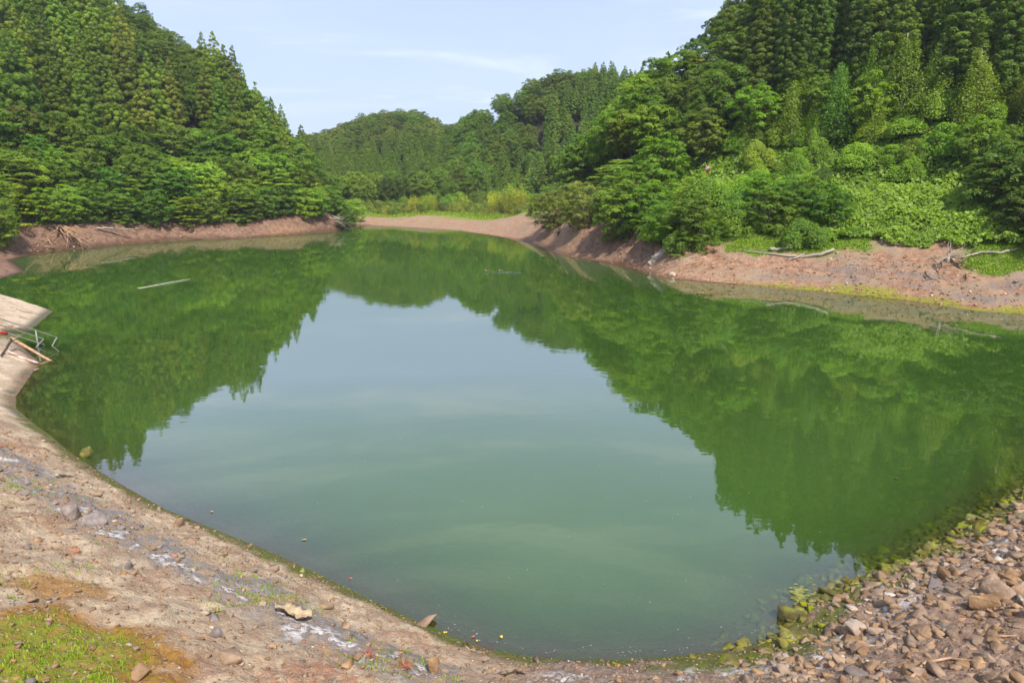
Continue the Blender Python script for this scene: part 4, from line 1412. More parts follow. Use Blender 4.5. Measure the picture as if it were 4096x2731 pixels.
MATS = {"dry": M_STONE, "grey": M_STONE_GREY, "pale": M_STONE_PALE, "moss": M_STONE_MOSS, "white": M_STONE_WHITE, "red": M_STONE_RED}
ROCKS = [rock_verts(ICO1, 900 + k, 9, 0.5) for k in range(8)]
PEBBLE = [rock_verts(ICO0, 950 + k, 4, 0.7) for k in range(6)]
ROCK_ME = {}
def rock_mesh(k, kind):
    if (k, kind) not in ROCK_ME:
        me = mesh_np("stone", *ROCKS[k])
        me.materials.append(MATS[kind])
        ROCK_ME[(k, kind)] = me
    return ROCK_ME[(k, kind)]

g = np.random.default_rng(77)
cand = []            # (x, y, size, kind, sink)
# stone pitching on the right of the near slope
sx, sy = grid_points(1.5, 26, 3, 27, 0.18, 0.45, 31)
st = sdf(sx, sy)
saz = np.degrees(np.arctan2(sx, sy))
dens = smooth(9, 17, saz + 4 * fbm(sx * 0.5, sy * 0.5, 7, 3))
for x, y, t, az in zip(sx, sy, st, saz):
    lim = 19.0 + 2.2 * max(0.0, t)
    if -0.9 < t < 9 and az < 60 and g.random() < 0.80 * smooth(lim - 2, lim + 5, az + 2.0 * g.normal()):
        s = float(np.clip(g.lognormal(math.log(0.098), 0.42), 0.045, 0.24))
        kind = "moss" if t < 0.38 + 0.40 * g.random() else ("white" if (0.9 < t < 1.9 and g.random() < 0.08) else ("grey" if g.random() < 0.05 else "dry"))
        cand.append((x, y, s, kind, -0.05))
# loose stones over the left of the near slope
sx, sy = grid_points(-24, 6, 3, 28, 0.50, 0.48, 32)
st = sdf(sx, sy)
saz = np.degrees(np.arctan2(sx, sy))
for x, y, t, az in zip(sx, sy, st, saz):
    r = math.hypot(x, y)
    if not (0.15 < t < 9 and az < 14 and az > -44 and r < 26):
        continue
    band = math.exp(-((t - 2.6) / 1.5) ** 2)
    if g.random() < 0.22 + 0.45 * band:
        s = float(np.clip(g.lognormal(math.log(0.055), 0.45), 0.03, 0.17))
        q = g.random()
        kind = ("grey" if q < 0.40 * band + 0.05 else "pale" if q > 0.97 else "red" if q > 0.94 else "dry")
        if t < 0.3: kind = "moss"
        cand.append((x, y, s, kind, 0.25))
CX, CY = np.array([c[0] for c in cand]), np.array([c[1] for c in cand])
CZ = height_full(CX, CY)[0]
app = np.array([c[2] for c in cand]) / np.sqrt(CX ** 2 + CY ** 2 + (CZ - 8) ** 2)
cpx, cpy = project(np.stack([CX, CY, CZ], 1))
inside_frame = (cpx > -40) & (cpx < 4136) & (cpy < 2780)
rank = np.argsort(-(app * np.where(inside_frame, 1, 0.01)))
stuffV, stuffF, stuffT = {}, {}, {}
for n, i in enumerate(rank):
    x, y, s, kind, sink = cand[i]
    k = int(g.integers(0, 8))
    rz, tx, ty = g.uniform(0, 6.28), g.normal(0, 0.25), g.normal(0, 0.25)
    if n < 285:
        o = obj("stone", rock_mesh(k, kind), terrain)
        o.location = (x, y, CZ[i] + s * sink)
        o.rotation_euler = (tx, ty, rz)
        o.scale = (s * 1.25, s * 1.25, s * 1.1)
    elif -900 < cpx[i] < 5400 and cpy[i] < 3600:
        M = np.array(Matrix.Rotation(rz, 3, 'Z') @ Matrix.Rotation(tx, 3, 'X'))
        V = (ROCKS[k][0] * s * 1.25) @ M.T + (x, y, CZ[i] + s * sink)
        b = sum(len(q) for q in stuffV.get(kind, []))
        stuffV.setdefault(kind, []).append(V)
        stuffF.setdefault(kind, []).append(ROCKS[k][1] + b)
        stuffT.setdefault(kind, []).append(np.full(len(V), g.random()))
# gravel and clods on the near slope
n = 26000
gr, ga = np.sqrt(g.uniform(36, 26 ** 2, n)), g.uniform(-46, 50, n)
gx, gy = np.sin(np.radians(ga)) * gr, np.cos(np.radians(ga)) * gr
gz, gt = height_full(gx, gy)
ok = (gt > 0.03) & (gt < 9)
for x, y, z, t, az in zip(gx[ok], gy[ok], gz[ok], gt[ok], ga[ok]):
    s = float(np.clip(g.lognormal(math.log(0.024), 0.5), 0.010, 0.08))
    q = g.random()
    kind = "pale" if q > 0.97 else "grey" if q < 0.08 else "red" if q > 0.94 else "dry"
    if t < 0.25: kind = "moss" if q < 0.6 else "dry"
    k = int(g.integers(0, 6))
    b = sum(len(q2) for q2 in stuffV.get(kind, [])) if False else stuffT.setdefault("#" + kind, 0)
    stuffV.setdefault("g" + kind, []).append(PEBBLE[k][0] * s * g.uniform(0.8, 1.3, 3) + (x, y, z + s * 0.1))
    stuffF.setdefault("g" + kind, []).append(PEBBLE[k][1] + b)
    stuffT.setdefault("g" + kind, []).append(np.full(len(PEBBLE[k][0]), g.random()))
    stuffT["#" + kind] = b + len(PEBBLE[k][0])
# pebbles on the far banks
n = 5200
ga = np.concatenate([g.uniform(4.5, 38, 3600), g.uniform(-37, -13, 1600)])
gd = np.array([SHORE_R(a) if a > 9.3 else np.interp(a, [4.5, 7, 9.3], [89, 84, 76]) for a in ga])
gd = np.where(ga < 0, np.interp(ga, [-36.5, -32.6, -29, -26, -22.7, -20.7, -19, -17, -15.2, -14], [108, 116, 123.5, 129, 132, 133.5, 135, 139, 143, 147]), gd) + g.uniform(0, 9, n)
gx, gy = np.sin(np.radians(ga)) * gd, np.cos(np.radians(ga)) * gd
gz, gt = height_full(gx, gy)
for x, y, z, t, d in zip(gx, gy, gz, gt, gd):
    if t < 0.1: continue
    s = float(np.clip(g.lognormal(math.log(0.075), 0.45), 0.03, 0.24)) * (1 if d < 100 else 1.4)
    kind = "pale" if g.random() < 0.18 else "dry"
    k = int(g.integers(0, 6))
    b = stuffT.setdefault("#b" + kind, 0)
    stuffV.setdefault("b" + kind, []).append(PEBBLE[k][0] * s + (x, y, z + s * 0.1))
    stuffF.setdefault("b" + kind, []).append(PEBBLE[k][1] + b)
    stuffT.setdefault("b" + kind, []).append(np.full(len(PEBBLE[k][0]), g.random()))
    stuffT["#b" + kind] = b + len(PEBBLE[k][0])
for key in list(stuffV):
    kind = key[1:] if key[0] in "gb" and key[1:] in MATS else key
    me = mesh_np("loose_stones", np.concatenate(stuffV[key]), np.concatenate(stuffF[key]), {"tone": np.concatenate(stuffT[key])})
    me.materials.append(MATS[kind])
    nm = "gravel" if key[0] == "g" and key[1:] in MATS else "pebbles" if key[0] == "b" and key[1:] in MATS else "loose_stones"
    tag(obj(nm, me, terrain), None, None, None, "stuff")

def boulder(px, py, size, seed, kind, label, sink=0.3, flat=0.75, z=None, scl=(1, 1, 1)):
    p = ground(px, py) if z is None else np.array([*at_z(px, py, z)[:2], z])
    me = mesh_np("boulder", *rock_verts(ICO2, seed, 16, flat))
    me.materials.append(MATS[kind])
    o = obj("boulder", me)
    o.location = (p[0], p[1], p[2] + size * sink)
    o.rotation_euler = (0, 0, seed * 1.3)
    o.scale = tuple(size * k for k in scl)
    return tag(o, label, "rock")
boulder(345, 1812, 0.27, 11, "moss", "mossy brown rock standing in the water off the left shore", 0.05, 0.8, 0.0)
boulder(3180, 2466, 0.36, 12, "moss", "rounded olive rock at the corner of the right waterline", 0.1, 0.85, 0.0)
boulder(3710, 2198, 0.22, 13, "moss", "smooth brown stone alone in the water by the right stones", 0.1, 0.7, 0.0)
boulder(285, 2075, 0.30, 14, "grey", "large grey boulder with a dark cleft on the left slope", 0.25, 0.9)
boulder(375, 2095, 0.27, 15, "grey", "low brown grey block right of the cleft boulder", 0.15, 0.6)
boulder(720, 2105, 0.24, 16, "dry", "brown slab edged with a dark crack near the left waterline", 0.2, 0.6, None, (1.4, 0.8, 1))
boulder(820, 2458, 0.10, 17, "pale", "pale crumbly rock among grass on the near slope", 0.3, 0.6)
boulder(1735, 2690, 0.20, 18, "dry", "upright brown rock shard at the bottom edge", 0.5, 0.8, None, (0.55, 0.6, 1.7))
boulder(870, 2545, 0.19, 19, "grey", "dark grey rock pair low on the near slope", 0.25, 0.8)
boulder(300, 2213, 0.10, 20, "red", "small brick red stone on the left slope", 0.3, 0.7)
boulder(925, 2640, 0.22, 21, "dry", "tan flat rock at the bottom of the left slope", 0.1, 0.45)
boulder(3420, 2530, 0.20, 22, "white", "white crusted rock among the brown stones on the right", 0.15, 0.6)
boulder(3990, 2380, 0.33, 23, "dry", "big brown block with a dark hollow among the right stones", 0.2, 0.7)
boulder(3930, 2420, 0.30, 24, "dry", "broad tan angular stone near the right frame edge", 0.2, 0.65)
boulder(1700, 2500, 0.24, 25, "dry", "flat brown slab lying along the near waterline", 0.15, 0.35, None, (1.5, 0.7, 1))
boulder(2690, 1106, 0.45, 26, "pale", "pale rock at the foot of the right bank corner", 0.2, 0.7)

# ------------------------------------------------------------------ grass on the near slope
def tufts(name, centers, hgt, blades, color, label, spread=0.08, wid=0.012, seed=3):
    g = np.random.default_rng(seed)
    n = len(centers)
    idx = np.repeat(np.arange(n), blades)
    m = len(idx)
    x = centers[idx, 0] + g.normal(0, spread, m)
    y = centers[idx, 1] + g.normal(0, spread, m)
    z = height_full(x, y)[0]
    h = hgt[idx] * g.uniform(0.5, 1.15, m)
    a = g.uniform(0, 6.28, m)
    lean = g.uniform(0.15, 0.8, m) * h
    w = wid * g.uniform(0.7, 1.4, m)
    dx, dy = np.cos(a), np.sin(a)
    p0 = np.stack([x - dy * w, y + dx * w, z - 0.01], 1)
    p1 = np.stack([x + dy * w, y - dx * w, z - 0.01], 1)
    mx, my = x + dx * lean * 0.35, y + dy * lean * 0.35
    p2 = np.stack([mx + dy * w * 0.8, my - dx * w * 0.8, z + h * 0.62], 1)
    p3 = np.stack([mx - dy * w * 0.8, my + dx * w * 0.8, z + h * 0.62], 1)
    p4 = np.stack([x + dx * lean, y + dy * lean, z + h * 0.95], 1)
    p5 = p4 + np.stack([-dy * w * 0.1, dx * w * 0.1, np.zeros(m)], 1)
    V = np.stack([p0, p1, p2, p3, p4, p5], 1).reshape(-1, 3)
    b = np.arange(m)[:, None] * 6
    F = np.concatenate([b + [0, 1, 2, 3], b + [3, 2, 4, 5]])
    me = mesh_np(name, V, F, {"tint": np.repeat(np.clip(g.normal(0.5, 0.2, m), 0, 0.96), 6)})
    me.materials.append(M_GRASS)
    o = obj(name, me)
    o.color = (*color, 1)
    return tag(o, label, None, None, "stuff")
g = np.random.default_rng(12)
n = 9000
gr, ga = np.sqrt(g.uniform(30, 26 ** 2, n)), g.uniform(-42, 2, n)
gx, gy = np.sin(np.radians(ga)) * gr, np.cos(np.radians(ga)) * gr
gt = sdf(gx, gy)
mc_ = at_z(130, 2450, 3.1)[:2]
mask = fbm(gx * 0.55, gy * 0.55, 101, 3) + 0.10 * smooth(3, 6, gt) - 0.25 * smooth(-14, 2, ga) + 0.75 * (1 - smooth(0.5, 1.1, np.hypot(gx - mc_[0], gy - mc_[1]) / 1.5))
k = (gt > 1.5) & (gt < 9) & (mask + g.normal(0, 0.20, n) > 0.46)
pts = np.stack([gx[k], gy[k]], 1)
tufts("grass_tufts", pts, g.uniform(0.025, 0.07, len(pts)), 9, (0.15, 0.24, 0.025), "sparse bright grass tufts on the near left slope", 0.07, 0.008)
# short grass along the top of the right bank
n = 26000
ga, gu = g.uniform(14, 38, n), g.uniform(4.5, 12, n)
gd = np.array([SHORE_R(a) for a in ga]) + gu
gx, gy = np.sin(np.radians(ga)) * gd, np.cos(np.radians(ga)) * gd
gt = sdf(gx, gy)
nz = 2.2 * fbm(gx * 0.5, gy * 0.5, 19, 4)
k = ((ga < 27.5) & (gt + nz > 7.9)) | ((ga > 33.5) & (gt + 1.5 * fbm(gx * 0.4, gy * 0.4, 29, 3) > 6.0))
k &= g.random(n) < 0.5
pts = np.stack([gx[k], gy[k]], 1)
tufts("bank_grass", pts, g.uniform(0.10, 0.26, len(pts)), 4, (0.105, 0.20, 0.022), "short green grass along the top of the right bank", 0.15, 0.03, 4)
# tall grass and reeds behind the far beach
n = 7000
ga = g.uniform(-12.6, 4.4, n)
g0 = np.interp(ga, [-13, -8, -4, 0, 3, 5], [194, 184, 179, 173, 154, 130])
gd = g0 + g.uniform(0, 14, n)
gx, gy = np.sin(np.radians(ga)) * gd, np.cos(np.radians(ga)) * gd
pts = np.stack([gx, gy], 1)
tufts("reeds", pts, 0.25 + 1.3 * smooth(2, 12, gd - g0) * g.uniform(0.5, 1, n), 3, (0.19, 0.27, 0.04), "pale green reeds and grass behind the far beach", 0.3, 0.06, 5)

# ------------------------------------------------------------------ drift wood and dead branches
def limb(mb, p, d, length, rad, g, depth=2, bend=0.25, kids=(2, 4), sides=6, floor=None):
    p, d = np.asarray(p, float), np.asarray(d, float) / np.linalg.norm(d)
    pts, rr = [p.copy()], [rad]
    m = 5
    for i in range(m):
        d = d + g.normal(0, bend, 3) / m * 2
        d = d / np.linalg.norm(d)
        p = p + d * length / m
        if floor is not None:
            p[2] = max(p[2], floor(p) + rad * 0.5)
        pts.append(p.copy())
        rr.append(rad * (1 - 0.8 * (i + 1) / m))
    mb.tube(pts, rr, sides)
    if depth > 0:
        for _ in range(int(g.integers(*kids))):
            i = int(g.integers(1, m))
            dd = d + g.normal(0, 0.55, 3)
            limb(mb, pts[i], dd, length * g.uniform(0.35, 0.6), rr[i] * 0.6, g, depth - 1, bend, kids, max(4, sides - 1), floor)

# tangle of dead branches on the left bank
g = np.random.default_rng(31)
mb = MB()
for (a, b, d0, d1) in (((230, 899), (385, 972), 120.5, 117.0), ((240, 898), (372, 985), 120.5, 116.5), ((235, 902), (330, 975), 120, 117),
                       ((250, 905), (390, 984), 120, 116.6), ((300, 902), (366, 945), 120.5, 118), ((232, 903), (262, 975), 120, 117.2),
                       ((240, 915), (280, 980), 119.5, 117), ((192, 902), (214, 930), 120.5, 119), ((188, 950), (216, 990), 118, 116.6),
                       ((245, 910), (352, 962), 120, 117.5), ((255, 905), (385, 960), 120, 117.4), ((180, 985), (212, 986), 116.8, 116.4),
                       ((262, 912), (318, 984), 119.5, 116.6), ((255, 900), (300, 950), 120.5, 118)):
    A_, B_ = at_d(*a, d0), at_d(*b, d1)
    L = np.linalg.norm(B_ - A_)
    limb(mb, A_, (B_ - A_) + np.array([0, -0.1, 0.12]) * L, L, 0.10, g, 2, 0.30, (2, 5), 5)
for (a, b) in (((368, 970), (373, 934)), ((378, 972), (396, 938)), ((372, 966), (382, 942))):
    A_, B_ = at_d(*a, 117), at_d(*b, 117)
    limb(mb, A_, B_ - A_, np.linalg.norm(B_ - A_), 0.06, g, 1, 0.2, (1, 3), 5)
o = obj("dead_branches", mb.mesh("dead_branches", M_DEADTWIG))
tag(o, "tangle of bare reddish dead branches slumped down the left bank into the water", "dead branches")
# yellow water weed at its foot
mbw = []
g2 = np.random.default_rng(8)
for (px, py) in ((284, 990), (300, 991), (296, 988), (318, 990), (306, 992)):
    p = at_z(px, py, 0.0)
    for _ in range(16):
        c = p + g2.normal(0, 0.25, 3) * (1, 1, 0.0) + np.array([0, 0, g2.uniform(0.1, 0.8)])
        mbw.append(c)
mbw = np.array(mbw)
V, F = cards(mbw, unit(g2.normal(0, 0.3, mbw.shape) + (0, 0, 1)), unit(g2.normal(0, 1, mbw.shape) * (1, 1, .2)), 0.55, 0.2)
o = obj("water_weed", leaf_mesh("water_weed", V, F, np.full(len(mbw), 0.5), M_LEAF))
o.color = (0.42, 0.42, 0.02, 1)
tag(o, "bright yellow weed at the water's edge below the dead branches", "weed")

def log_thing(name, pts, radii, mat, label, cat, twigs=0, seed=1, sides=9):
    g = np.random.default_rng(seed)
    mb = MB()
    pts = [np.asarray(p, float) for p in pts]
    fine, rr = [], []
    for i in range(len(pts) - 1):
        for k in range(4):
            u = k / 4
            fine.append(pts[i] * (1 - u) + pts[i + 1] * u + (g.normal(0, radii[i] * 0.25, 3) if 0 < i + u else 0))
            rr.append((radii[i] * (1 - u) + radii[i + 1] * u) * g.uniform(0.9, 1.1))
    fine.append(pts[-1]); rr.append(radii[-1])
    mb.tube(fine, rr, sides)
    for _ in range(twigs):
        i = int(g.integers(1, len(fine) - 1))
        limb(mb, fine[i], g.normal(0, 1, 3) * (1, 1, 0.35) + (0, 0, 0.25), g.uniform(0.5, 1.4), rr[i] * 0.5, g, 1, 0.3, (0, 2), 5)
    o = obj(name, mb.mesh(name, mat))
    return tag(o, label, cat)

def on_ground(px, py, lift=0.1):
    p = ground(px, py)
    return p + np.array([0, 0, lift])

log_thing("fallen_log", [at_d(388, 911, 124.6), at_d(455, 914, 125.4), at_d(528, 917, 126.0)], [0.16, 0.14, 0.10], M_DRIFT, "long pale log lying level under the trees of the left bank", "log", 2, 2)
g = np.random.default_rng(44)
mb = MB()
for (a, b, d0, d1, r_) in (((1315, 872), (1375, 885), 151, 151, 0.12), ((1340, 868), (1410, 910), 151.5, 157, 0.22), ((1352, 860), (1400, 900), 152, 154, 0.12),
                       ((1330, 862), (1372, 895), 151, 152, 0.10), ((1360, 880), (1408, 893), 152, 156, 0.10), ((1345, 885), (1395, 908), 150, 153, 0.1)):
    A_, B_ = at_d(*a, d0), at_d(*b, d1)
    limb(mb, A_, B_ - A_, np.linalg.norm(B_ - A_), r_, g, 2, 0.25, (2, 4), 5)
tag(obj("driftwood", mb.mesh("driftwood", M_DRIFT)), "grey tangled driftwood at the tip of the left headland", "driftwood")
# stakes in the water beyond the tip
for (px, py, h, lab) in ((1428, 905, 1.4, "shorter thin stake in the water off the left headland tip"), (1441, 908, 0.9, "second thin stake in the water off the headland tip")):
    p = at_z(px, py, 0)
    tag(obj("stake", MB().tube([p + (0, 0, -0.6), p + (0.05, 0, h * .5), p + (0.0, 0, h)], [0.05, 0.045, 0.03], 6).mesh("stake", M_DARKWOOD)), lab, "stake")

# white pole afloat
A_, B_ = at_z(566, 1151, 0.02), at_z(760, 1115, 0.06)
C_ = at_z(520, 1159, -0.10)
log_thing("floating_pole", [C_, A_, A_ * 0.5 + B_ * 0.5 + (0, 0, 0.01), B_], [0.025, 0.032, 0.032, 0.022], simple_material("bleached_bamboo", (0.50, 0.46, 0.36), (0.62, 0.58, 0.48), 4, 0.6, 0.0),
          "straight whitish pole floating on the left of the lake", "pole", 0, 3)

# drift wood on the right bank
log_thing("driftwood", [on_ground(2968, 1011, .2), on_ground(3040, 1018, .15), on_ground(3110, 1027, .13), on_ground(3200, 1034, .14), on_ground(3280, 1028, .2), on_ground(3335, 1021, .3)],
          [0.045, 0.07, 0.10, 0.14, 0.18, 0.14], M_DRIFT, "long bleached forked trunk lying on the grass edge of the right bank", "driftwood", 7, 5)
log_thing("driftwood", [on_ground(3078, 1008, .25), on_ground(3110, 1011, .2), on_ground(3150, 1003, .25), on_ground(3196, 994, .3)], [0.20, 0.14, 0.09, 0.04], M_DRIFT,
          "short root ended snag behind the bleached forked trunk", "driftwood", 3, 6)
log_thing("driftwood", [on_ground(3140, 1048, .1), on_ground(3180, 1043, .12), on_ground(3215, 1030, .2)], [0.05, 0.07, 0.08], M_DRIFT,
          "pale broken branch just below the bleached forked trunk", "driftwood", 2, 7)
log_thing("fallen_log", [on_ground(3845, 1040, .12), on_ground(3920, 1030, .15), on_ground(4000, 1022, .15), on_ground(4070, 1014, .2)], [0.08, 0.10, 0.10, 0.07], M_DRIFT,
          "thin straight log on the grass at the right end of the bank", "log", 0, 8)
g = np.random.default_rng(52)
mb = MB()
p0 = on_ground(3790, 1046, 0)
mb.tube([p0 + (0, 0, -0.3), p0 + (0, 0, 0.35)], [0.2, 0.13], 8)
for (px, py, r_) in ((3798, 975, 0.07), (3815, 975, 0.07), (3825, 985, 0.06), (3860, 975, 0.04), (3900, 1000, 0.045), (3925, 985, 0.04), (3850, 1000, 0.04), (3730, 1062, 0.06), (3700, 1072, 0.05)):
    B_ = at_d(px, py, math.hypot(p0[0], p0[1]) + (0.6 if py < 1040 else -2.0))
    limb(mb, p0 + (0, 0, 0.25), B_ - p0, np.linalg.norm(B_ - p0) * 0.95, r_, g, 2, 0.28, (1, 4), 5, lambda q: H(q[0], q[1]))
tag(obj("dead_shrub", mb.mesh("dead_shrub", M_DRIFT)), "bare branching dead shrub on the right bank below the creepers", "dead shrub")
mb = MB()
for (a, b) in (((3735, 1060), (3748, 1112)), ((3763, 1060), (3765, 1105)), ((3800, 1050), (3935, 1100)), ((3800, 1055), (3880, 1075)), ((3700, 1095), (3726, 1130)),
               ((3860, 1110), (3870, 1130)), ((3700, 1112), (3704, 1125)), ((3815, 1062), (3860, 1100))):
    A_, B_ = on_ground(*a, .12), on_ground(*b, .08)
    limb(mb, A_, B_ - A_, np.linalg.norm(B_ - A_), 0.06, g, 2, 0.3, (2, 4), 5, lambda q: H(q[0], q[1]))
tag(obj("exposed_roots", mb.mesh("exposed_roots", M_DARKWOOD)), "dark exposed roots spread over the right bank below the dead shrub", "roots")

# weathered ragged plank leaning in the cove
g = np.random.default_rng(61)
A_, B_ = on_ground(2596, 1062, 0.15), on_ground(2702, 984, 0.35)
ax = (B_ - A_) / np.linalg.norm(B_ - A_)
side = np.cross(ax, (0.2, -0.55, 0.8)); side /= np.linalg.norm(side)
nrm = np.cross(side, ax)
mb = MB()
top, bot = [], []
N_ = 15
for i in range(N_):
    u = i / (N_ - 1)
    c = A_ * (1 - u) + B_ * u + nrm * (0.05 + 0.12 * math.sin(u * 3.1))
    w1 = 0.34 * (0.75 + 0.5 * g.random()) * (0.55 + 0.9 * math.sin(0.3 + u * 2.4))
    w2 = 0.50 * (0.60 + 0.7 * g.random()) * (0.55 + 0.9 * math.sin(0.3 + u * 2.4))
    for (w, lst) in ((-w1, top), (w2, bot)):
        q = c + side * w + nrm * g.normal(0, 0.04)
        lst.append(q)
n0 = 0
for q, q2 in zip(top, bot):
    mb.V += [tuple(q), tuple(q2), tuple(q2 - nrm * 0.09), tuple(q - nrm * 0.09)]
for i in range(N_ - 1):
    for k in range(4):
        mb.F.append((i * 4 + k, i * 4 + (k + 1) % 4, (i + 1) * 4 + (k + 1) % 4, (i + 1) * 4 + k))
mb.F += [(3, 2, 1, 0), tuple((N_ - 1) * 4 + k for k in range(4))]
tag(obj("bark_slab", mb.mesh("bark_slab", M_DRIFT, False)), "ragged grey slab of wood leaning against the corner of the right bank", "wood slab")

# stumps with exposed roots under the willow
for (px, py, h, lab) in ((2237, 935, 1.1, "dark jagged stump on bare earth in front of the willow"), (2285, 905, 1.4, "thin dark stump under the willow branches")):
    g = np.random.default_rng(px)
    p = on_ground(px, py, 0)
    mb = MB().tube([p + (0, 0, -0.3), p + (0.02, 0, h * 0.4), p + (0.06, 0, h * 0.8), p + (0.1, 0, h)], [0.34, 0.24, 0.20, 0.08], 9)
    for k in range(6):
        a = 6.283 * k / 6 + g.normal(0, 0.3)
        limb(mb, p + (0, 0, 0.35), (math.cos(a), math.sin(a), -0.15), g.uniform(0.8, 1.6), 0.09, g, 1, 0.3, (0, 2), 5, lambda q: H(q[0], q[1]))
    tag(obj("tree_stump", mb.mesh("tree_stump", M_DARKWOOD)), lab, "stump")
p = on_ground(1958, 862, 0)
mb = MB()
g = np.random.default_rng(5)
for k in range(7):
    a = 6.283 * k / 7
    mb.tube([p + (0.9 * math.cos(a), 0.9 * math.sin(a), 0), p + (0.2 * math.cos(a), 0.2 * math.sin(a), 1.0), p + (0.05, 0, 2.4 + g.uniform(-.6, .3))], [0.07, 0.07, 0.05], 5)
tag(obj("dead_stump", mb.mesh("dead_stump", M_DEADTWIG)), "reddish dead tree stump with splayed roots on the far beach", "stump")
p = on_ground(2016, 869, 0)
me = mesh_np("white_sack", ICO2[0] * (0.5, 0.4, 0.3) * (1 + 0.12 * np.sin(ICO2[0][:, :1] * 5 + ICO2[0][:, 1:2] * 4)), ICO2[1], None, True)
me.materials.append(simple_material("white_plastic", (0.7, 0.7, 0.72), (0.8, 0.8, 0.8), 5, 0.5, 0.1))
tag(obj("white_sack", me, None, None, tuple(p + (0, 0, 0.15))), "small white sack lying on the far beach", "sack")

# ------------------------------------------------------------------ convex road mirror on an orange post
M_ORANGE = simple_material("orange_paint", (0.75, 0.16, 0.03), (0.85, 0.24, 0.06), 3, 0.45, 0.0, spec=0.4)
mm, ns, ls, out = new_mat("mirror_glass")
pp = ns.new("ShaderNodeBsdfPrincipled")
pp.inputs["Base Color"].default_value = (0.85, 0.85, 0.85, 1)
pp.inputs["Metallic"].default_value = 1.0
pp.inputs["Roughness"].default_value = 0.05
ls.new(pp.outputs[0], out.inputs["Surface"])
dm = 85.0
q = at_d(2823, 690, dm)
base_z = H(q[0], q[1])
ptop = at_d(2825, 661, dm)
root = tag(empty("road_mirror", (q[0], q[1], base_z)), "round convex road mirror on an orange post among the bushes", "mirror")
hp = ptop[2] - base_z
obj("post", MB().tube([(0, 0, -0.3), (0, 0, hp)], [0.06, 0.06], 10).mesh("post", M_ORANGE), root)
mc = at_d(2831, 677, dm - 0.15) - np.array([q[0], q[1], base_z])
hood = MB()
vd = np.array([-0.45, -0.87, -0.18]); vd /= np.linalg.norm(vd)
u_ = np.cross(vd, (0, 0, 1)); u_ /= np.linalg.norm(u_)
v_ = np.cross(u_, vd)
NS = 24
ring = [(0.36, -0.05), (0.36, 0.06), (0.31, 0.07)]
for (rr_, dd_) in ring:
    for k in range(NS):
        a = 6.283 * k / NS
        hood.V.append(tuple(mc + rr_ * (math.cos(a) * u_ + math.sin(a) * v_) + vd * dd_))
for j in range(2):
    for k in range(NS):
        k2 = (k + 1) % NS
        hood.F.append((j * NS + k, j * NS + k2, (j + 1) * NS + k2, (j + 1) * NS + k))
hood.F.append(tuple(reversed(range(NS))))
# peak over the top of the mirror
n0 = len(hood.V)
for (rr_, dd_) in ((0.365, 0.0), (0.39, 0.24)):
    for k in range(13):
        a = math.pi * (0.08 + 0.84 * k / 12)
        hood.V.append(tuple(mc + rr_ * (math.cos(a) * u_ + math.sin(a) * v_) + vd * dd_))
for k in range(12):
    hood.F.append((n0 + k, n0 + k + 1, n0 + 14 + k, n0 + 13 + k))
fr = obj("mirror_frame", hood.mesh("mirror_frame", M_ORANGE, False), root)
dome = MB()
dome.V.append(tuple(mc + vd * 0.10))
for (rr_, dd_) in ((0.11, 0.095), (0.22, 0.08), (0.31, 0.055)):
    for k in range(NS):
        a = 6.283 * k / NS
        dome.V.append(tuple(mc + rr_ * (math.cos(a) * u_ + math.sin(a) * v_) + vd * dd_))
for k in range(NS):
    dome.F.append((0, 1 + k, 1 + (k + 1) % NS))
    for j in range(2):
        dome.F.append((1 + j * NS + k, 1 + (j + 1) * NS + k, 1 + (j + 1) * NS + (k + 1) % NS, 1 + j * NS + (k + 1) % NS))
obj("mirror_glass", dome.mesh("mirror_glass", mm), fr)
arm = MB().tube([(0, 0, mc[2] + 0.12), tuple(mc + vd * -0.05 + np.array([0, 0, 0.12]))], [0.025, 0.025], 6).tube([(0, 0, mc[2] - 0.15), tuple(mc + vd * -0.05 + np.array([0, 0, -0.15]))], [0.025, 0.025], 6)
obj("bracket", arm.mesh("bracket", M_ORANGE), root)

# ------------------------------------------------------------------ paved ramps, handrail and poles at the left
def pave_material():
    m, ns, ls, out = new_mat("silted_concrete")
    geo = ns.new("ShaderNodeNewGeometry")
    n1 = noise(ns, ls, geo.outputs["Position"], 1.1, 6, 0.65, 0.3)
    n2 = noise(ns, ls, geo.outputs["Position"], 6, 6, 0.65)
    c = mixc(ns, ls, rng_node(ns, ls, n1, 0.35, 0.62), (0.37, 0.27, 0.18), (0.54, 0.43, 0.31))
    c = mixc(ns, ls, rng_node(ns, ls, n1, 0.54, 0.62, 0, 0.8), c, (0.25, 0.15, 0.095))
    c = mixc(ns, ls, rng_node(ns, ls, n2, 0.58, 0.72, 0, 0.5), c, (0.60, 0.50, 0.39))
    sx = ns.new("ShaderNodeSeparateXYZ")
    ls.new(geo.outputs["Position"], sx.inputs[0])
    c = mixc(ns, ls, rng_node(ns, ls, sx.outputs["Z"], 0.08, 0.32, 1, 0), c, (0.10, 0.085, 0.05))
    p = ns.new("ShaderNodeBsdfPrincipled")
    ls.new(c, p.inputs["Base Color"])
    p.inputs["Roughness"].default_value = 0.92
    b = ns.new("ShaderNodeBump")
    b.inputs["Strength"].default_value = 0.8
    b.inputs["Distance"].default_value = 0.08
    ls.new(mth(ns, ls, 'ADD', n1, n2), b.inputs["Height"])
    ls.new(b.outputs[0], p.inputs["Normal"])
    ls.new(p.outputs[0], out.inputs["Surface"])
    return m
M_PAVE = pave_material()
UP3 = np.array([UPS[0], UPS[1], 0.50])

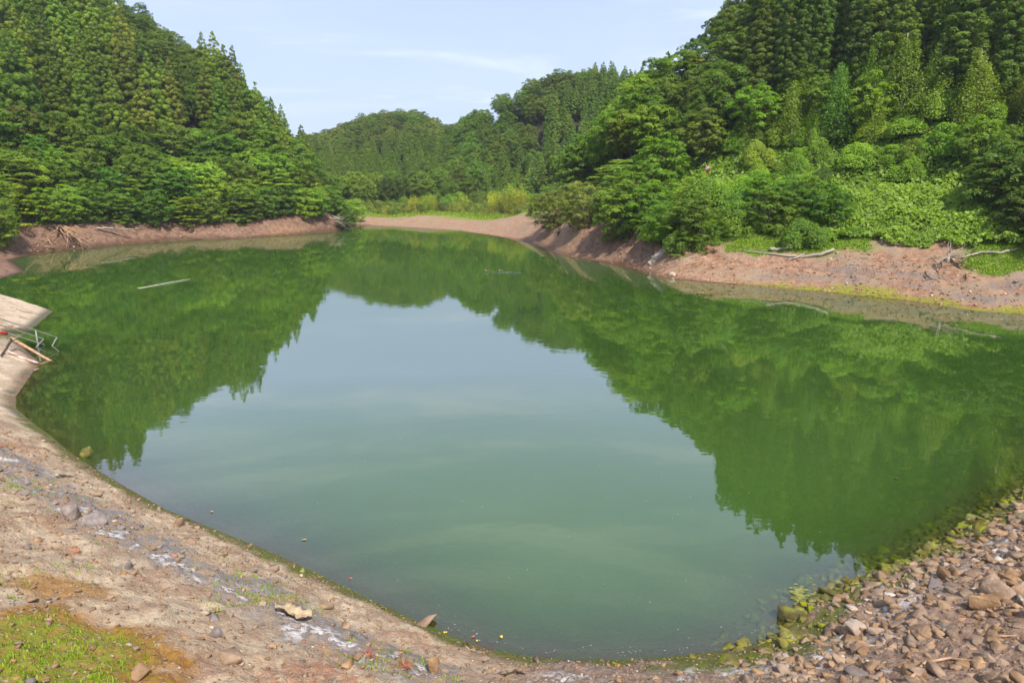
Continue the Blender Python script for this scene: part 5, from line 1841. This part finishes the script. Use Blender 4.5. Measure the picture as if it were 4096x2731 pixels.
def ramp(name, edge, label, length=16, thick=0.7, seed=1):
    """sloping slab rising from a waterline edge (list of xy points)"""
    g = np.random.default_rng(seed)
    E = []
    for i in range(len(edge) - 1):
        for k in range(8):
            E.append(edge[i] * (1 - k / 8) + edge[i + 1] * k / 8)
    E.append(edge[-1])
    rows = np.concatenate([[-1.6], np.linspace(-0.2, length, 40)])
    V, n = [], len(E)
    for r_ in rows:
        for i, e in enumerate(E):
            p = np.array([e[0], e[1], 0.0]) + UP3 * r_
            rough = (0.5 * fbm(np.array([p[0] * 1.5]), np.array([p[1] * 1.5]), 3, 3)[0])
            jit = rough * 0.5 * (UP3 * [1, 1, 0]) if r_ > -1 else 0
            p = p + np.array([0, 0, 0.10 * rough]) + (jit if i in (0, n - 1) else 0)
            V.append(p)
    m = len(rows)
    Vt = np.array(V)
    Vb = Vt - (0, 0, thick)
    F = []
    for r_ in range(m - 1):
        for i in range(n - 1):
            F.append((r_ * n + i, r_ * n + i + 1, (r_ + 1) * n + i + 1, (r_ + 1) * n + i))
    o = m * n
    for r_ in range(m - 1):
        for i in (0, n - 1):
            F.append((r_ * n + i, (r_ + 1) * n + i, o + (r_ + 1) * n + i, o + r_ * n + i))
    for i in range(n - 1):
        F.append((i, i + 1, o + i + 1, o + i))
    mb = MB()
    mb.V = [tuple(v) for v in Vt] + [tuple(v) for v in Vb]
    mb.F = F
    return tag(obj(name, mb.mesh(name, M_PAVE, False)), label, "ramp")
ramp("paved_ramp", [P1, P2], "far silt covered concrete ramp sloping into the lake at the left edge", 15, 0.8, 1)
Q = [at_z(*q)[:2] for q in ((161, 1452), (140, 1475), (95, 1535), (63, 1585), (63, 1634), (126, 1687))]
ramp("paved_ramp", Q, "near silt covered concrete ramp curving along the left shore below the handrail", 15, 0.6, 2)

M_STEEL = simple_material("galvanised_steel", (0.20, 0.21, 0.20), (0.30, 0.30, 0.28), 6, 0.6, 0.0, spec=0.4)
B3 = at_z(152, 1383, 0.0)
def stair(s, h):
    return B3 + np.array([UPS[0] * s, UPS[1] * s, 0.50 * s + h])
root = tag(empty("handrail", tuple(B3)), "grey steel handrail stepping down into the water between the two ramps", "handrail")
loc = lambda s, h: stair(s, h) - B3
for s in (0.0, 1.9, 3.8, 5.7, 7.6):
    obj("post", MB().tube([loc(s, -0.8), loc(s, 0.85)], [0.035, 0.035], 6).mesh("post", M_STEEL), root)
for h in (0.86, 0.50, 0.18):
    obj("rail", MB().tube([loc(-0.9 if h > 0.8 else -0.3, h - (0.02 if h > .8 else 0)), loc(9.5, h)], [0.034, 0.034], 6).mesh("rail", M_STEEL), root)
obj("brace", MB().tube([loc(-0.9, 0.84), loc(-0.4, -0.75) + (0.15, -0.9, 0)], [0.03, 0.03], 6).mesh("brace", M_STEEL), root)
obj("brace", MB().tube([loc(-0.3, 0.5), loc(0.3, -0.65) + (0.1, -0.7, 0)], [0.026, 0.026], 6).mesh("brace", M_STEEL), root)

def on_ramp(px, py, lift):
    """point on the near ramp's sloping plane"""
    d = ray(px, py)
    e = at_z(140, 1475)
    nrm_ = np.cross(UP3, np.array([Q[1][0] - Q[3][0], Q[1][1] - Q[3][1], 0.0]))
    t = ((e - (0, 0, CAM_H)) @ nrm_) / (d @ nrm_)
    return np.array([0, 0, CAM_H]) + d * t + np.array([0, 0, lift])
log_thing("wooden_pole", [on_ramp(46, 1362, .12), at_z(214, 1450, -0.10)], [0.085, 0.065], M_DEADTWIG,
          "brown wooden pole sliding off the near ramp into the water", "pole", 0, 9)
log_thing("wooden_pole", [on_ramp(34, 1414, .10), on_ramp(90, 1438, .10), on_ramp(155, 1463, .12)], [0.06, 0.06, 0.055], simple_material("peeling_white_pole", (0.62, 0.55, 0.50), (0.40, 0.17, 0.12), 3, 0.7, 0.1),
          "thin white and red peeling pole lying on the near ramp", "pole", 0, 10)
log_thing("dead_branch", [on_ramp(46, 1366, .12), on_ramp(28, 1402, .1), on_ramp(4, 1430, .1)], [0.06, 0.05, 0.03], M_DARKWOOD, "dark crooked branch on the near ramp beside the brown pole", "branch", 2, 11)
# red and white barrier bar
ms, ns, ls, out = new_mat("striped_barrier")
tc = ns.new("ShaderNodeTexCoord")
wv = ns.new("ShaderNodeTexWave")
wv.inputs["Scale"].default_value = 0.9
ls.new(tc.outputs["Object"], wv.inputs["Vector"])
pp = ns.new("ShaderNodeBsdfPrincipled")
ls.new(mixc(ns, ls, rng_node(ns, ls, wv.outputs["Fac"], 0.45, 0.55), (0.62, 0.06, 0.04), (0.70, 0.62, 0.56)), pp.inputs["Base Color"])
pp.inputs["Roughness"].default_value = 0.6
ls.new(pp.outputs[0], out.inputs["Surface"])
A_, B_ = on_ramp(-60, 1334, .2), on_ramp(30, 1350, .2)
mb = MB().tube([A_ - B_, (A_ - B_) * 0.5, (0, 0, 0)], [0.09, 0.09, 0.09], 10)
o = obj("barrier_pole", mb.mesh("barrier_pole", ms), None, None, tuple(B_))
tag(o, "red and white striped bar at the left edge below the handrail", "barrier")

# ------------------------------------------------------------------ two water birds with their wakes
M_BIRD = simple_material("brown_plumage", (0.07, 0.055, 0.04), (0.16, 0.12, 0.085), 14, 0.8, 0.0)
M_BIRDW = simple_material("pale_plumage", (0.42, 0.40, 0.34), (0.55, 0.52, 0.45), 14, 0.8, 0.0)
def bird(px, py, label, heading=math.pi):
    p = at_z(px, py, 0.0)
    root = tag(empty("water_bird", tuple(p)), label, "bird", "birds swimming in line")
    root.rotation_euler = (0, 0, heading)
    mb = MB()
    body = [(-0.26, 0.07, 0.015), (-0.20, 0.075, 0.06), (-0.08, 0.07, 0.105), (0.06, 0.06, 0.10), (0.15, 0.08, 0.07), (0.185, 0.15, 0.042), (0.195, 0.22, 0.036),
            (0.215, 0.265, 0.045), (0.245, 0.265, 0.040), (0.275, 0.255, 0.018), (0.32, 0.245, 0.008)]
    mb.tube([(x, 0, z) for x, z, r_ in body], [r_ for x, z, r_ in body], 12)
    obj("body", mb.mesh("body", M_BIRD), root)
    mb = MB().tube([(0.155, 0, 0.10), (0.19, 0, 0.16), (0.199, 0, 0.20)], [0.072, 0.044, 0.038], 12)
    obj("pale_throat", mb.mesh("pale_throat", M_BIRDW), root)
    return p
b1 = bird(1949, 1087, "leading water bird of two swimming left on the middle of the lake")
b2 = bird(2005, 1087, "following water bird of two swimming left on the middle of the lake")
def ripple(pts):
    V, F = [], []
    pts = [np.asarray(p) for p in pts]
    fine = []
    for i in range(len(pts) - 1):
        for k in range(8):
            fine.append(pts[i] * (1 - k / 8) + pts[i + 1] * k / 8)
    fine.append(pts[-1])
    n = len(fine)
    for i, p in enumerate(fine):
        f = math.sin(math.pi * min(1, (i + 1) / n * 1.0)) ** 0.5
        w, h = 0.07, 0.022 * f * (0.6 + 0.4 * math.sin(i * 1.7))
        V += [p + (0, -w, -0.004), p + (0, -w * 0.3, h), p + (0, w * 0.3, h), p + (0, w, -0.004)]
    for i in range(n - 1):
        for k in range(3):
            F.append((i * 4 + k, i * 4 + k + 1, (i + 1) * 4 + k + 1, (i + 1) * 4 + k))
    me = mesh_np("wake", np.array(V), np.array(F), {"depth": np.full(len(V), 4.0)}, True)
    me.materials.append(M_WATER)
    return tag(obj("wake", me, lake), None, None, None, None)
ripple([at_z(1955, 1087.5), at_z(1990, 1090), at_z(2030, 1092), at_z(2065, 1095)])
ripple([at_z(2011, 1087.5), at_z(2040, 1088), at_z(2075, 1091), at_z(2090, 1093)])

# ------------------------------------------------------------------ litter: floating leaves, specks, twigs, crumpled bark
M_YL = simple_material("yellow_leaf", (0.62, 0.42, 0.04), (0.70, 0.50, 0.08), 30, 0.6, 0.0)
M_OL = simple_material("orange_leaf", (0.60, 0.25, 0.06), (0.66, 0.33, 0.10), 30, 0.6, 0.0)
M_RL = simple_material("red_leaf", (0.50, 0.06, 0.04), (0.60, 0.12, 0.08), 30, 0.6, 0.0)
for (px, py, s, mt, lab) in ((2005, 2546, 0.10, M_YL, "largest yellow leaf afloat near the bottom shore"), (1782, 2528, 0.08, M_YL, "yellow leaf afloat left of the largest one, at the shore"),
                             (1908, 2562, 0.07, M_YL, "small yellow leaf caught in the shallow scum"), (1217, 2158, 0.13, M_OL, "orange leaf floating off the left slope"),
                             (1402, 2312, 0.08, M_RL, "red leaf floating near the left slope"), (847, 2046, 0.12, M_OL, "brownish leaf floating high along the left slope"),
                             (1893, 2545, 0.07, M_RL, "red leaf at the edge of the bottom shallows"), (3585, 1914, 0.22, M_DARKWOOD, "dark brown leaf floating on the green reflection at right")):
    p = at_z(px, py, 0.008)
    g = np.random.default_rng(px)
    mb = MB()
    k = 12
    a0 = g.uniform(0, 6.28)
    mb.V.append((0, 0, 0.012))
    for i in range(k):
        a = 6.283 * i / k
        r_ = 0.7 * 0.65 * s * (0.55 + 0.45 * abs(math.cos(a))) * g.uniform(0.75, 1.1)
        mb.V.append((r_ * math.cos(a + a0), r_ * math.sin(a + a0) * 0.75, g.uniform(0, 0.02)))
    for i in range(k):
        mb.F.append((0, 1 + i, 1 + (i + 1) % k))
    tag(obj("floating_leaf", mb.mesh("floating_leaf", mt, False), None, None, tuple(p)), lab, "leaf")
# floating specks of foam and seeds
g = np.random.default_rng(91)
V, F = [], []
def speck(p, s):
    b = len(V)
    a = g.uniform(0, 6.28)
    zz_ = g.uniform(0.004, 0.014)
    for k in range(4):
        V.append((p[0] + s * math.cos(a + k * 1.571), p[1] + s * math.sin(a + k * 1.571) * g.uniform(.5, 1), zz_))
    F.append((b, b + 1, b + 2, b + 3))
for _ in range(70):
    px = g.uniform(1700, 3080)
    py = np.interp(px, [1532, 1829, 2090, 2438, 2873, 3130], [2420, 2551, 2621, 2638, 2603, 2530]) - abs(g.normal(0, 32)) - 4
    speck(at_z(px, py), g.uniform(0.005, 0.016))
for _ in range(90):
    speck(at_z(g.uniform(700, 3300), g.uniform(1750, 2500)), g.uniform(0.006, 0.016))
me = mesh_np("floating_specks", np.array(V), np.array(F))
me.materials.append(simple_material("pale_foam", (0.34, 0.32, 0.26), (0.48, 0.46, 0.4), 30, 0.8, 0.0))
tag(obj("floating_specks", me), "pale specks of foam and seed afloat near the shore", None, None, "stuff")
# algae mat in the right corner
V, F = [], []
for _ in range(260):
    c = np.array([3230.0, 2400.0]) + g.normal(0, 1, 2) * (26, 30) if g.random() < 0.5 else np.array([3195.0, 2375.0]) + g.normal(0, 1, 2) * (15, 12)
    if 0.5 < vnoise(np.array([c[0] * 0.05]), np.array([c[1] * 0.05]), 4)[0] or g.random() < 0.3:
        speck(at_z(*c), g.uniform(0.03, 0.07))
me = mesh_np("algae_mat", np.array(V), np.array(F))
me.materials.append(simple_material("algae", (0.13, 0.14, 0.035), (0.22, 0.22, 0.07), 10, 0.7, 0.0))
tag(obj("algae_mat", me), "yellowish floating algae in the right corner of the lake", None, None, "stuff")

for i, (pts, r_, mt, lab) in enumerate((
        ([(228, 1914), (262, 1909), (305, 1914)], 0.05, M_DRIFT, "short white driftwood stick high on the left slope"),
        ([(3640, 2720), (3700, 2660), (3800, 2642), (3940, 2662)], 0.022, M_DEADTWIG, "long thin bent twig across the stones at lower right"),
        ([(3960, 2562), (4000, 2552), (4060, 2548)], 0.02, M_DEADTWIG, "short pale twig on the stones near the right edge"),
        ([(4070, 2395), (4082, 2412), (4096, 2425)], 0.03, M_DRIFT, "grey stick poking in at the right edge of the stones"),
        ([(1862, 2590), (1885, 2603), (1908, 2608)], 0.012, M_DRIFT, "thin pale twig at the bottom waterline"),
        ([(1835, 2600), (1862, 2570), (1880, 2585)], 0.012, M_DARKWOOD, "dark curved twig beside the bottom waterline"),
        ([(2020, 2710), (2060, 2690), (2100, 2702)], 0.02, M_DARKWOOD, "dark bark strip on the brown mud at the bottom"))):
    log_thing("twig", [on_ground(*q, lift=r_ * 1.5) for q in pts], [r_] * (len(pts) - 1) + [r_ * 0.5], mt, lab, "stick", 1 if i == 1 else 0, 200 + i, 6)
# crumpled bark sheet on the near slope
g = np.random.default_rng(21)
mb = MB()
nx_, ny_ = 14, 7
c0 = on_ground(1180, 2470, 0.03)
for i in range(nx_):
    for j in range(ny_):
        q = np.array([(i / (nx_ - 1) - 0.5) * 0.62, (j / (ny_ - 1) - 0.5) * (0.30 + 0.12 * math.sin(i * 1.3))])
        w = c0[:2] + np.array([q[0] * 0.86 + q[1] * 0.3, -q[0] * 0.42 + q[1] * 0.9])
        mb.V.append((w[0], w[1], H(w[0], w[1]) + 0.05 + 0.07 * vnoise(np.array([q[0] * 7]), np.array([q[1] * 9]), 5)[0] + (0.08 if j in (0, ny_ - 1) else 0) * g.random()))
for i in range(nx_ - 1):
    for j in range(ny_ - 1):
        mb.F.append((i * ny_ + j, (i + 1) * ny_ + j, (i + 1) * ny_ + j + 1, i * ny_ + j + 1))
ob = obj("crumpled_sheet", mb.mesh("crumpled_sheet", simple_material("dry_bark", (0.34, 0.24, 0.145), (0.47, 0.36, 0.23), 9, 0.9, 0.4)))
sm = ob.modifiers.new("thickness", 'SOLIDIFY')
sm.thickness = 0.012
tag(ob, "crumpled tan sheet of bark lying on the near slope", "bark")
# red withered plants at the bottom edge
for (px, py, s, lab) in ((1478, 2625, 0.22, "left of two red withered plants at the bottom of the slope"), (1628, 2668, 0.20, "right of two red withered plants at the bottom of the slope")):
    p = on_ground(px, py, 0)
    mb = MB()
    g = np.random.default_rng(px)
    for k in range(26):
        a = g.uniform(0, 6.28)
        o_ = p + np.array([0, 0, 0.01])
        limb(mb, o_, (math.cos(a), math.sin(a), 0.35), g.uniform(0.12, 0.34), 0.007, g, 1, 0.4, (1, 3), 4)
    tag(obj("withered_plant", mb.mesh("withered_plant", simple_material("red_stems", (0.26, 0.08, 0.05), (0.34, 0.14, 0.08), 9, 0.8, 0.0))), lab, "plant")

# ------------------------------------------------------------------ summer haze
hz = MB().box((0, 0, 0), (960, 960, 90))
haze = obj("haze", hz.mesh("haze", None, False), None, None, (0, 0, 35))
mh, ns, ls, out = new_mat("haze")
pv = ns.new("ShaderNodeVolumePrincipled")
pv.inputs["Color"].default_value = (0.86, 0.92, 1.0, 1)
pv.inputs["Density"].default_value = 0.00022
pv.inputs["Anisotropy"].default_value = 0.2
ls.new(pv.outputs[0], out.inputs["Volume"])
haze.data.materials.append(mh)
tag(haze, "thin pale summer haze over the valley", None, None, "stuff")
